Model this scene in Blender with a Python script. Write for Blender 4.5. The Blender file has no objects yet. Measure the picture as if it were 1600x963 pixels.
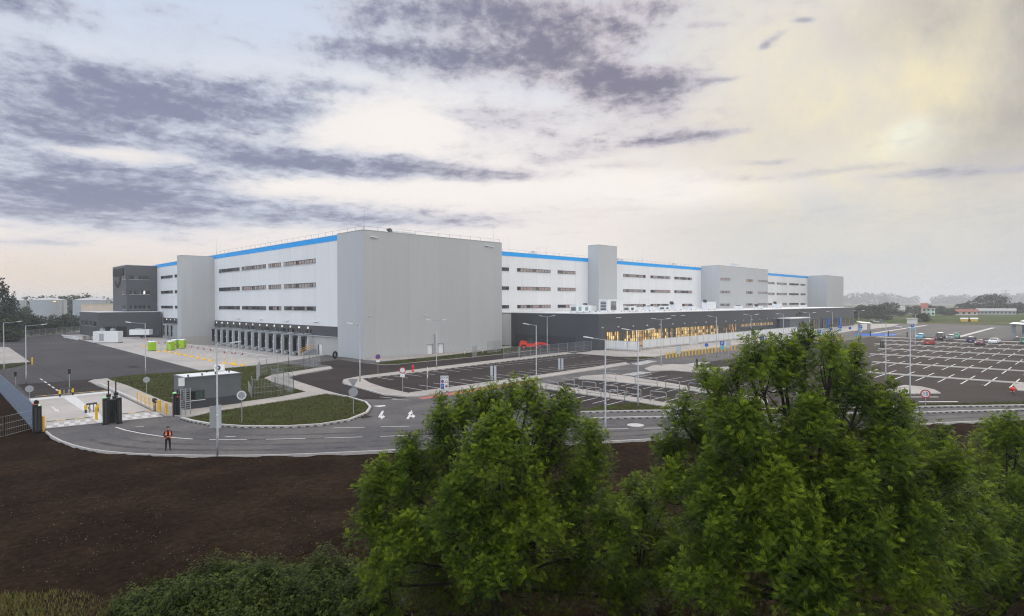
import bpy, math, random
import numpy as np
from mathutils import Vector, Matrix
from mathutils.geometry import tessellate_polygon
random.seed(7); rng = np.random.default_rng(7)
SC = bpy.context.scene; COL = SC.collection
PI = math.pi; rad = math.radians

# ------------------------------------------------------------------ camera
# world axes: x runs along the long right-hand facade, y along the dock facade; camera 11 m up
FPX, CX, CY, HC = 931.0, 800.0, 481.5, 11.0
def _ray(x, y): return Vector(((x-CX)/FPX, (CY-y)/FPX, -1.0))
_vu = _ray(1730, 470).normalized(); _vv = _ray(-132, 476); _vv = (_vv - _vu*(_vv@_vu)).normalized()
_vw = _vu.cross(_vv)
if _vw.y < 0: _vw = -_vw
RM = Matrix((_vu, _vv, _vw)); EYE = Vector((0, 0, HC))
cd = bpy.data.cameras.new('camera'); cam = bpy.data.objects.new('camera', cd); COL.objects.link(cam)
cd.sensor_width = 36; cd.lens = 36*FPX/1600; cd.clip_start = .5; cd.clip_end = 12000
cam.matrix_world = Matrix.Translation(EYE) @ RM.to_4x4(); SC.camera = cam
FW = Vector((.7071, .7071, 0)); RT = Vector((.7071, -.7071, 0))
def G(x, y, z=0.):                       # the point at height z seen at a photo position
    d = RM @ _ray(x, y); return EYE + d*((z-HC)/d.z)
def PV(x, y, ax, val):                   # the point of a vertical wall plane
    d = RM @ _ray(x, y); return EYE + d*((val-EYE[ax])/d[ax])
def HOR(x): return 476 - .00322*(x+132)
def CF(x, d, z=0.):                      # distance d ahead of the camera
    p = FW*d + RT*((x-800)/FPX*d); return Vector((p.x, p.y, z))
def ZA(x, y, d): return HC - (y-HOR(x))/FPX*d
def DEP(x, y): return HC*FPX/(y-HOR(x))
def ZT(x, yb, yt): return HC*(1-(yt-HOR(x))/(yb-HOR(x)))

# ------------------------------------------------------------------ world, sun, exposure
W = bpy.data.worlds.new('World'); SC.world = W; W.use_nodes = True
SUN_AZ = math.atan((1425-800)/FPX); SUN_EL = rad(14)
SUN_DIR = (FW*math.cos(SUN_AZ)+RT*math.sin(SUN_AZ))*math.cos(SUN_EL) + Vector((0, 0, math.sin(SUN_EL)))
def build_world():
    nt = W.node_tree; N = nt.nodes; L = nt.links; N.clear()
    out = N.new('ShaderNodeOutputWorld'); bg = N.new('ShaderNodeBackground'); L.new(bg.outputs[0], out.inputs[0])
    bg.inputs[1].default_value = .1
    def M(op, a, b=None, c=None, clamp=False):
        n = N.new('ShaderNodeMath'); n.operation = op; n.use_clamp = clamp
        for i, v in enumerate((a, b, c)):
            if v is None: continue
            if isinstance(v, (int, float)): n.inputs[i].default_value = v
            else: L.new(v, n.inputs[i])
        return n.outputs[0]
    def mix(f, a, b):
        n = N.new('ShaderNodeMix'); n.data_type = 'RGBA'
        if isinstance(f, (int, float)): n.inputs[0].default_value = f
        else: L.new(f, n.inputs[0])
        for i, v in ((6, a), (7, b)):
            if isinstance(v, tuple): n.inputs[i].default_value = (*v, 1)
            else: L.new(v, n.inputs[i])
        return n.outputs[2]
    def sm(x, a, b):
        n = N.new('ShaderNodeMapRange'); n.interpolation_type = 'SMOOTHSTEP'
        L.new(x, n.inputs[0]); n.inputs[1].default_value = a; n.inputs[2].default_value = b; return n.outputs[0]
    tc = N.new('ShaderNodeTexCoord'); g = tc.outputs['Generated']
    def dot(v):
        n = N.new('ShaderNodeVectorMath'); n.operation = 'DOT_PRODUCT'; L.new(g, n.inputs[0]); n.inputs[1].default_value = v; return n.outputs['Value']
    df, dr, dz = dot(FW), dot(RT), dot((0, 0, 1))
    az = M('ARCTAN2', dr, df); el = M('ARCSINE', dz); elp = M('MAXIMUM', el, 0.0)
    def s2l(c): return tuple((v/255/12.92 if v < 10 else ((v/255+.055)/1.055)**2.4)*10 for v in c)
    def noise(sx, sy, sc, det=6, rough=.55, off=0., dist=0.):
        cb = N.new('ShaderNodeCombineXYZ'); L.new(M('MULTIPLY', az, sx), cb.inputs[0])
        L.new(M('MULTIPLY', M('LOGARITHM', M('ADD', elp, .12), math.e), sy), cb.inputs[1]); cb.inputs[2].default_value = off
        n = N.new('ShaderNodeTexNoise'); L.new(cb.outputs[0], n.inputs['Vector']); n.inputs['Scale'].default_value = sc
        n.inputs['Detail'].default_value = det; n.inputs['Roughness'].default_value = rough; n.inputs['Distortion'].default_value = dist
        return n.outputs['Fac']
    wx = M('SUBTRACT', noise(1.6, 1.6, 2.4, 4, .6, 3.3), .5); wy = M('SUBTRACT', noise(1.6, 1.6, 2.4, 4, .6, 8.1), .5)
    azw = M('ADD', az, M('MULTIPLY', wx, .12)); elw = M('ADD', el, M('MULTIPLY', wy, .045))
    def blob(x, y, rx, ry, amp, A=None, E=None):
        A = azw if A is None else A; E = elw if E is None else E
        a0 = math.atan((x-800)/FPX); e0 = math.atan((473-y)/FPX*math.cos(a0)); k = math.cos(a0)
        u = M('MULTIPLY', M('SUBTRACT', A, a0), FPX/rx/(k*k)); v = M('MULTIPLY', M('SUBTRACT', E, e0), FPX/ry/k)
        r2 = M('ADD', M('MULTIPLY', u, u), M('MULTIPLY', v, v))
        return M('MULTIPLY', M('EXPONENT', M('MULTIPLY', r2, -1.0)), amp)
    def total(bl, **k):
        s = None
        for b in bl:
            v = blob(*b, **k); s = v if s is None else M('ADD', s, v)
        return s
    # clear sky behind the clouds: peach low down, cream, then pale blue high up
    base = mix(sm(el, .0, .09), s2l((232, 218, 206)), s2l((243, 236, 233)))
    base = mix(sm(el, .17, .42), base, s2l((205, 217, 236)))
    base = mix(M('MULTIPLY', sm(az, -.15, -.6), sm(el, .12, .01)), base, s2l((236, 220, 204)))
    nf = noise(1.2, 1.5, 2.2, 5, .6, 5.0)
    base = mix(M('MULTIPLY', sm(az, .0, .45), .8), base, s2l((232, 224, 212)))
    base = mix(M('MULTIPLY', M('MULTIPLY', sm(az, .12, .5), sm(el, .24, .12)), .9), base, s2l((208, 210, 213)))
    base = mix(M('MULTIPLY', total([(640, 210, 230, 90, 1), (760, 300, 260, 30, .7), (1080, 300, 150, 22, .9), (480, 290, 160, 16, .7), (980, 280, 120, 20, .6)]), 1, clamp=True), base, s2l((250, 244, 239)))
    # thin warm veil round the hidden sun
    glow = total([(1400, 150, 330, 190, .75), (1425, 205, 110, 60, .4)])
    streak = noise(3.6, 1.2, 2.0, 5, .6, 11.0, .15)
    base = mix(M('MULTIPLY', glow, M('ADD', .2, M('MULTIPLY', sm(streak, .38, .66), 1.0)), clamp=True), base, s2l((250, 237, 200)))
    base = mix(total([(1425, 205, 36, 20, 1.1), (1440, 225, 90, 26, .5), (1510, 230, 70, 16, .4)], A=M('ADD', az, M('MULTIPLY', wx, .06)), E=M('ADD', el, M('MULTIPLY', wy, .03))), base, s2l((255, 253, 232)))
    grey = total([(1640, 110, 190, 200, 1.0), (1490, 20, 190, 60, .7), (1560, 200, 120, 50, .4), (1230, 200, 200, 60, .25)])
    base = mix(M('MULTIPLY', grey, M('ADD', .4, M('MULTIPLY', sm(streak, .66, .36), .5)), clamp=True), base, s2l((188, 183, 174)))
    # cloud decks
    deck = [(230, 225, 380, 120, .11), (560, 150, 200, 60, .05), (850, 70, 330, 80, .10), (930, 210, 190, 50, .12), (640, 300, 300, 30, .06), (60, 150, 200, 60, .34), (240, 150, 150, 52, .34), (380, 168, 120, 40, .34), (470, 178, 70, 22, .24), (150, 110, 120, 22, .2), (520, 137, 80, 9, .24), (40, 200, 120, 30, .26),
            (70, 285, 200, 46, .34), (230, 285, 180, 34, .28), (360, 235, 120, 20, .22), (430, 255, 150, 18, .28), (560, 258, 130, 20, .34), (680, 268, 120, 13, .30), (770, 274, 70, 7, .2),
            (120, 330, 260, 26, .32), (380, 330, 240, 22, .28), (600, 338, 180, 15, .22), (740, 345, 110, 9, .14), (30, 8, 110, 34, .36), (110, 5, 60, 18, .2), (250, 8, 60, 14, .16), (300, 60, 80, 24, .12), (220, 75, 60, 16, .12),
            (560, 28, 70, 20, .30), (650, 18, 110, 26, .34), (760, 22, 80, 26, .26), (860, 20, 120, 30, .34), (960, 45, 80, 22, .28), (540, 78, 70, 13, .28), (640, 92, 120, 22, .36), (750, 90, 110, 20, .34), (850, 70, 90, 26, .30),
            (880, 105, 90, 20, .32), (960, 125, 80, 24, .42), (1050, 128, 80, 18, .42), (1125, 124, 40, 6, .30), (1000, 160, 60, 16, .36), (935, 150, 40, 18, .2), (1060, 214, 60, 12, .42), (1125, 208, 50, 6, .28), (1010, 222, 40, 7, .26), (800, 190, 90, 20, .22), (720, 178, 50, 10, .14), (870, 245, 60, 8, .16), (960, 262, 90, 6, .16),
            (1020, 12, 50, 10, .24), (1085, 45, 30, 5, .22), (1590, 268, 130, 8, .36), (1440, 270, 110, 8, .30), (1320, 262, 90, 9, .24), (1205, 246, 44, 5, .30), (1190, 275, 120, 9, .14), (60, 375, 60, 7, .30), (1268, 40, 22, 5, .34), (1200, 72, 11, 6, .36), (1222, 62, 16, 4, .28),
            (150, 62, 110, 16, -.22), (350, 90, 90, 18, -.14), (640, 200, 130, 30, -.24), (170, 238, 110, 12, -.30), (330, 205, 80, 8, -.1), (1300, 150, 140, 100, -.2), (560, 300, 200, 10, -.2), (850, 300, 200, 14, -.16), (1000, 90, 60, 8, -.1)]
    n1 = noise(1.9, 2.0, 3.0, 9, .6, 0.0, .25); n2 = noise(3.4, 3.8, 5.0, 7, .62, 2.0, .3); n3 = noise(7.0, 5.0, 7.0, 5, .6, 6.0)
    fld = M('ADD', M('ADD', M('MULTIPLY', n1, .56), M('ADD', M('MULTIPLY', n2, .30), M('MULTIPLY', n3, .10))), total(deck))
    cov = sm(M('ADD', fld, M('MULTIPLY', M('SUBTRACT', n3, .5), .08)), .45, .84)
    shade = sm(M('ADD', fld, M('ADD', M('MULTIPLY', M('SUBTRACT', n2, .5), 1.0), M('MULTIPLY', M('SUBTRACT', n3, .5), .6))), .58, 1.22)
    ccol = mix(shade, mix(sm(az, -.4, .15), s2l((202, 208, 222)), s2l((212, 205, 212))), mix(sm(az, -.4, .15), s2l((136, 142, 168)), s2l((132, 130, 149))))
    ccol = mix(M('MULTIPLY', sm(az, .2, .5), .6), ccol, s2l((186, 187, 192)))
    lowfade = M('ADD', .4, M('MULTIPLY', sm(el, .03, .15), .58))
    vis = mix(M('MULTIPLY', cov, lowfade), base, ccol)
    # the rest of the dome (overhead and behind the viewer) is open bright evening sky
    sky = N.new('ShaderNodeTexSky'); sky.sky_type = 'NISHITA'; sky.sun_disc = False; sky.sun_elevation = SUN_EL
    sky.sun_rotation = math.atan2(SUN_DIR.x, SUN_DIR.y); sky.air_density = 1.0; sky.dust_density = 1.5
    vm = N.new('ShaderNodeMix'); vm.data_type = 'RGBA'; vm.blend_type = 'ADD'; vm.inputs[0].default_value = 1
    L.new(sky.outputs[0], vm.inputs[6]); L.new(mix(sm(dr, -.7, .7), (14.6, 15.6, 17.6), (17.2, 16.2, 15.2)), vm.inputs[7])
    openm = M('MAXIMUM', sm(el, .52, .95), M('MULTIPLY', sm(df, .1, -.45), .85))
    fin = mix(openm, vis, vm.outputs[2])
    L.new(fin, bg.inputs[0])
build_world(); W.cycles.sampling_method = 'NONE'
sd = bpy.data.lights.new('sun', 'SUN'); so = bpy.data.objects.new('sun', sd); COL.objects.link(so)
sd.energy = .95; sd.angle = rad(14); sd.color = (1, .9, .74)
so.rotation_euler = SUN_DIR.to_track_quat('Z', 'Y').to_euler(); so.location = (0, 0, 300)
SC.view_settings.view_transform = 'Standard'; SC.view_settings.look = 'None'; SC.view_settings.exposure = 0.0; SC.view_settings.gamma = 1
SC.render.engine = 'CYCLES'; SC.cycles.use_denoising = True; SC.cycles.denoising_prefilter = 'NONE'; SC.cycles.sampling_pattern = 'BLUE_NOISE'; SC.cycles.filter_width = 1.15; SC.cycles.use_adaptive_sampling = False; SC.cycles.sample_clamp_indirect = 4
SC.cycles.max_bounces = 6; SC.cycles.diffuse_bounces = 2; SC.cycles.glossy_bounces = 2; SC.cycles.transmission_bounces = 4; SC.cycles.transparent_max_bounces = 8; SC.cycles.volume_bounces = 0

# ------------------------------------------------------------------ materials
MATS = {}
def _nodes(name):
    m = bpy.data.materials.new(name); m.use_nodes = True; nt = m.node_tree; b = nt.nodes['Principled BSDF']; return m, nt, b
def pm(name, col, rough=.65, var=.15, scale=1.5, bump=0., metal=0., spec=.4, det=6, big=None, bigs=.08, stretch=None):
    m, nt, b = _nodes(name); N, L = nt.nodes, nt.links
    b.inputs['Roughness'].default_value = rough; b.inputs['Metallic'].default_value = metal; b.inputs['Specular IOR Level'].default_value = spec
    ge = N.new('ShaderNodeNewGeometry'); src = ge.outputs['Position']
    if stretch:
        mp = N.new('ShaderNodeMapping'); L.new(src, mp.inputs[0]); mp.inputs['Scale'].default_value = stretch; src = mp.outputs[0]
    n = N.new('ShaderNodeTexNoise'); L.new(src, n.inputs['Vector']); n.inputs['Scale'].default_value = scale; n.inputs['Detail'].default_value = det; n.inputs['Roughness'].default_value = .65
    mr = N.new('ShaderNodeMapRange'); L.new(n.outputs['Fac'], mr.inputs[0]); mr.inputs[1].default_value = .3; mr.inputs[2].default_value = .7
    mr.inputs[3].default_value = 1-var; mr.inputs[4].default_value = 1+var
    fac = mr.outputs[0]
    mx = N.new('ShaderNodeMix'); mx.data_type = 'RGBA'; mx.blend_type = 'MULTIPLY'; mx.inputs[0].default_value = 1
    mx.inputs[6].default_value = (*col, 1); L.new(fac, mx.inputs[7]); c = mx.outputs[2]
    if big:
        n2 = N.new('ShaderNodeTexNoise'); L.new(ge.outputs['Position'], n2.inputs['Vector']); n2.inputs['Scale'].default_value = bigs; n2.inputs['Detail'].default_value = 5
        m2 = N.new('ShaderNodeMapRange'); L.new(n2.outputs['Fac'], m2.inputs[0]); m2.inputs[1].default_value = .42; m2.inputs[2].default_value = .62
        mx2 = N.new('ShaderNodeMix'); mx2.data_type = 'RGBA'; L.new(m2.outputs[0], mx2.inputs[0]); L.new(c, mx2.inputs[6])
        mm = N.new('ShaderNodeMix'); mm.data_type = 'RGBA'; mm.blend_type = 'MULTIPLY'; mm.inputs[0].default_value = 1; mm.inputs[6].default_value = (*big, 1); L.new(fac, mm.inputs[7])
        L.new(mm.outputs[2], mx2.inputs[7]); c = mx2.outputs[2]
    L.new(c, b.inputs['Base Color'])
    if bump:
        bp = N.new('ShaderNodeBump'); bp.inputs['Strength'].default_value = bump; bp.inputs['Distance'].default_value = .05; L.new(n.outputs['Fac'], bp.inputs['Height']); L.new(bp.outputs[0], b.inputs['Normal'])
    MATS[name] = m; return m
def panel(name, col, step, w=.05, dark=.72, rough=.55, hstep=None, off=0.):
    m, nt, b = _nodes(name); N, L = nt.nodes, nt.links; b.inputs['Roughness'].default_value = rough; b.inputs['Specular IOR Level'].default_value = .35
    ge = N.new('ShaderNodeNewGeometry'); sp = N.new('ShaderNodeSeparateXYZ'); L.new(ge.outputs['Position'], sp.inputs[0]); sn = N.new('ShaderNodeSeparateXYZ'); L.new(ge.outputs['Normal'], sn.inputs[0])
    def M(op, a, bb=None):
        n = N.new('ShaderNodeMath'); n.operation = op
        for i, v in enumerate((a, bb)):
            if v is None: continue
            if isinstance(v, (int, float)): n.inputs[i].default_value = v
            else: L.new(v, n.inputs[i])
        return n.outputs[0]
    anx = M('ABSOLUTE', sn.outputs[0]); t = M('ADD', M('MULTIPLY', sp.outputs[1], anx), M('MULTIPLY', sp.outputs[0], M('SUBTRACT', 1, anx)))
    fr = M('FRACT', M('DIVIDE', M('ADD', t, 1000+off), step)); seam = M('LESS_THAN', fr, w/step)
    cell = M('FLOOR', M('DIVIDE', M('ADD', t, 1000+off), step))
    if hstep: seam = M('MAXIMUM', seam, M('LESS_THAN', M('FRACT', M('DIVIDE', M('ADD', sp.outputs[2], 100), hstep)), w/hstep))
    wn = N.new('ShaderNodeTexWhiteNoise'); wn.noise_dimensions = '1D'; L.new(cell, wn.inputs['W'])
    mp = N.new('ShaderNodeMapping'); L.new(ge.outputs['Position'], mp.inputs[0]); mp.inputs['Scale'].default_value = (1, 1, .12)
    n = N.new('ShaderNodeTexNoise'); L.new(mp.outputs[0], n.inputs['Vector']); n.inputs['Scale'].default_value = .6; n.inputs['Detail'].default_value = 8; n.inputs['Roughness'].default_value = .7
    f = M('ADD', M('ADD', .93, M('MULTIPLY', M('SUBTRACT', n.outputs['Fac'], .5), .16)), M('ADD', M('MULTIPLY', wn.outputs[0], .05), M('MULTIPLY', seam, dark-1)))
    mx = N.new('ShaderNodeMix'); mx.data_type = 'RGBA'; mx.blend_type = 'MULTIPLY'; mx.inputs[0].default_value = 1; mx.inputs[6].default_value = (*col, 1); L.new(f, mx.inputs[7])
    L.new(mx.outputs[2], b.inputs['Base Color']); MATS[name] = m
def emit(name, col, st, base=(.05, .05, .05)):
    m, nt, b = _nodes(name); N, L = nt.nodes, nt.links; b.inputs['Base Color'].default_value = (*base, 1); b.inputs['Roughness'].default_value = .15
    n = N.new('ShaderNodeTexNoise'); ge = N.new('ShaderNodeNewGeometry'); L.new(ge.outputs['Position'], n.inputs['Vector']); n.inputs['Scale'].default_value = 1.1; n.inputs['Detail'].default_value = 3
    mr = N.new('ShaderNodeMapRange'); L.new(n.outputs['Fac'], mr.inputs[0]); mr.inputs[1].default_value = .3; mr.inputs[2].default_value = .7; mr.inputs[3].default_value = .35*st; mr.inputs[4].default_value = 1.5*st
    b.inputs['Emission Color'].default_value = (*col, 1); L.new(mr.outputs[0], b.inputs['Emission Strength']); MATS[name] = m
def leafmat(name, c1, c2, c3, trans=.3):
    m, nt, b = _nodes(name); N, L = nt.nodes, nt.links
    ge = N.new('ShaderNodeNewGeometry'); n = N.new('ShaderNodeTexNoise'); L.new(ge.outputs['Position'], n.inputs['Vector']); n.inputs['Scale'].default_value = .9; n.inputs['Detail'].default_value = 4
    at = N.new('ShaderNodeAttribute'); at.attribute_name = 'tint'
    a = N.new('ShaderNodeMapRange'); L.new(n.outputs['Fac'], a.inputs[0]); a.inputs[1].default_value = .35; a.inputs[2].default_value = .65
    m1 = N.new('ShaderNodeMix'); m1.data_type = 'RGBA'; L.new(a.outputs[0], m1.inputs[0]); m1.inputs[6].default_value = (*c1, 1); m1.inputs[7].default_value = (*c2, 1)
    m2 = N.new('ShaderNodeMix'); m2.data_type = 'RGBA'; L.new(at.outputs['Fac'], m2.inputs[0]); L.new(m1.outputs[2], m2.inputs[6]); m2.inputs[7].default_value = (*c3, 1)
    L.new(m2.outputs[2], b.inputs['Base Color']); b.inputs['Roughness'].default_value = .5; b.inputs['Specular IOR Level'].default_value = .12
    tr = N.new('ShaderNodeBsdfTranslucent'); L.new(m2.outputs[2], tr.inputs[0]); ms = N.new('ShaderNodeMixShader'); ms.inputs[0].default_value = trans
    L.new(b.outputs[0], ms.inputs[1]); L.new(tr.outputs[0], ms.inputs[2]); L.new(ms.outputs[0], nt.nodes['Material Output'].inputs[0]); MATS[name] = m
pm('asphalt', (.094, .089, .091), .9, .2, 3.0, .25, spec=.06, big=(.130, .120, .114), bigs=.16)
pm('tyre_track', (.075, .071, .073), .9, .25, 1.2, .1, spec=.05, big=(.10, .094, .092), bigs=.5); pm('yard_asphalt', (.064, .060, .062), .9, .22, 3.0, .25, spec=.05, big=(.080, .075, .074), bigs=.06); pm('meadow_grass', (.060, .085, .028), 1., .35, .3, 0, spec=0., big=(.10, .10, .045), bigs=.03); pm('seam_dark', (.028, .026, .026), .9, .3, 3, spec=.05)
pm('dark_asphalt', (.036, .0295, .0285), .9, .25, 3.5, .25, spec=.04, big=(.047, .039, .0375), bigs=.12)
pm('concrete', (.40, .365, .335), .85, .1, .8, .1, spec=.2, big=(.34, .315, .295), bigs=.1)
pm('paving', (.36, .325, .295), .85, .12, 2.5, .1, spec=.2, big=(.29, .268, .245), bigs=.2)
pm('kerb_stone', (.43, .41, .39), .8, .15, 3)
pm('dark_grey', (.08, .077, .074), .9, .1)
pm('paint', (.54, .53, .515), .7, .25, 4.0, spec=.1)
pm('paint_yellow', (.62, .40, .05), .6, .15, 4)
pm('paint_red', (.34, .10, .075), .7, .2, 2)
pm('paint_blue', (.012, .10, .36), .8, .2, 2, spec=.05)
pm('soil', (.0180, .0114, .0075), 1.0, .55, 3.0, 1.0, spec=0., det=12, big=(.029, .0185, .012), bigs=.22)
pm('field', (.085, .10, .05), 1., .3, .05, 0, spec=0., big=(.15, .13, .075), bigs=.012)
pm('turf_soil', (.036, .030, .017), 1., .4, 2.5, .5, spec=0., big=(.044, .060, .020), bigs=.5)
pm('stone', (.12, .10, .085), .9, .3, 8)
panel('white_panel', (.70, .71, .725), 6.0, .08, .78)
panel('grey_panel', (.43, .443, .455), 8.2, .07, .82, off=2.0)
panel('dark_panel', (.068, .073, .080), 6.2, .06, .7)
panel('dock_concrete', (.40, .39, .38), 6.0, .05, .75)
panel('roof_sheet', (.30, .30, .31), 3, .04, .9)
pm('blue_band', (.0, .32, .78), .6, .05, .5)
pm('coping', (.62, .63, .64), .5, .08)
pm('frame_dark', (.035, .038, .042), .5, .1)
pm('band_dark', (.05, .055, .062), .5, .12, .8)
pm('dock_door', (.20, .175, .175), .6, .2, 1)
pm('dock_black', (.012, .012, .013), .8, .2)
pm('fin_grey', (.42, .45, .48), .5, .08)
pm('white_metal', (.68, .69, .70), .45, .07, 2)
pm('galv', (.33, .345, .36), .45, .12, 6, metal=.35)
pm('galv_blue', (.20, .25, .34), .5, .1, 4, metal=.2)
pm('sign_back', (.33, .35, .37), .5, .1, 5, metal=.3)
pm('black_paint', (.014, .016, .015), .4, .2, 4)
pm('yellow_plastic', (.72, .42, .015), .5, .12, 4)
pm('orange_plastic', (.75, .22, .02), .5, .1, 4)
pm('green_plastic', (.31, .53, .025), .45, .08, 3)
pm('red_paint', (.62, .035, .02), .45, .12, 3)
pm('red_dark', (.42, .02, .025), .4, .12, 3)
pm('blue_paint', (.012, .10, .42), .45, .08, 3)
pm('cyan_paint', (.10, .38, .50), .35, .08, 3)
pm('maroon_paint', (.13, .03, .05), .35, .1, 3)
pm('navy_paint', (.012, .03, .12), .35, .1, 3)
pm('brown_paint', (.085, .065, .055), .4, .1, 3)
pm('grey_paint', (.22, .235, .235), .4, .1, 3)
pm('white_paint', (.66, .67, .68), .4, .06, 3)
pm('teal_paint', (.10, .36, .26), .5, .1, 3)
pm('tyre', (.018, .018, .018), .85, .2, 5)
pm('steel', (.30, .31, .33), .35, .12, 4, metal=.6)
pm('hut_grey', (.10, .112, .122), .55, .1, 1.5)
pm('hut_dark', (.042, .046, .055), .55, .1, 1.5)
pm('roof_white', (.62, .62, .62), .6, .1, 1)
pm('glass_dark', (.018, .021, .024), .08, .1, 1, spec=.6)
pm('glass_green', (.05, .075, .07), .1, .3, .8, spec=.6)
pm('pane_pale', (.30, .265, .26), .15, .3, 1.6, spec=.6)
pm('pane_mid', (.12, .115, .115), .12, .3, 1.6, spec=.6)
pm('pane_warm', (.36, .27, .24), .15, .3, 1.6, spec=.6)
pm('clear_wall', (.40, .43, .46), .3, .1, 1)
emit('lit_yellow', (1.0, .70, .27), .9); emit('lit_amber', (1.0, .58, .22), .5); emit('lit_dim', (.9, .6, .3), .16); emit('lamp_white', (1, .95, .85), .9); emit('lamp_orange', (1, .5, .15), 3.0); emit('lamp_green', (.35, 1, .4), .9); emit('tail_red', (1, .03, .02), .4)
pm('tank_grey', (.29, .32, .36), .6, .08, .1); pm('tank_roof', (.40, .40, .40), .6, .08, .1)
pm('house_white', (.62, .61, .58), .7, .1, .4); pm('house_peach', (.55, .47, .40), .7, .1, .4); pm('house_green', (.42, .55, .44), .7, .1, .4); pm('house_grey', (.34, .33, .32), .7, .1, .4); pm('roof_red', (.27, .085, .06), .8, .2, .6)
pm('bark', (.028, .021, .016), .95, .4, 5, .4)
pm('skin', (.45, .27, .19), .6, .08, 20); pm('cloth_black', (.012, .012, .014), .9, .3, 10); pm('vest_orange', (.92, .10, .015), .6, .1, 12); pm('reflective', (.55, .56, .55), .4, .1, 12); pm('hair_dark', (.015, .011, .009), .8, .3, 20)
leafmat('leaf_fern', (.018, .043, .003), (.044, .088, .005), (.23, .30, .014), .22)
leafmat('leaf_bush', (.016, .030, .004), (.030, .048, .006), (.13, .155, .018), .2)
leafmat('leaf_far', (.020, .030, .013), (.031, .042, .018), (.05, .06, .025), .12)
leafmat('leaf_conifer', (.018, .030, .020), (.026, .042, .026), (.04, .05, .03), .1)
leafmat('grass_blade', (.052, .084, .017), (.080, .108, .026), (.13, .12, .04), .2)
leafmat('grass_dry', (.085, .10, .02), (.12, .115, .03), (.17, .14, .05), .2)

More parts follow.
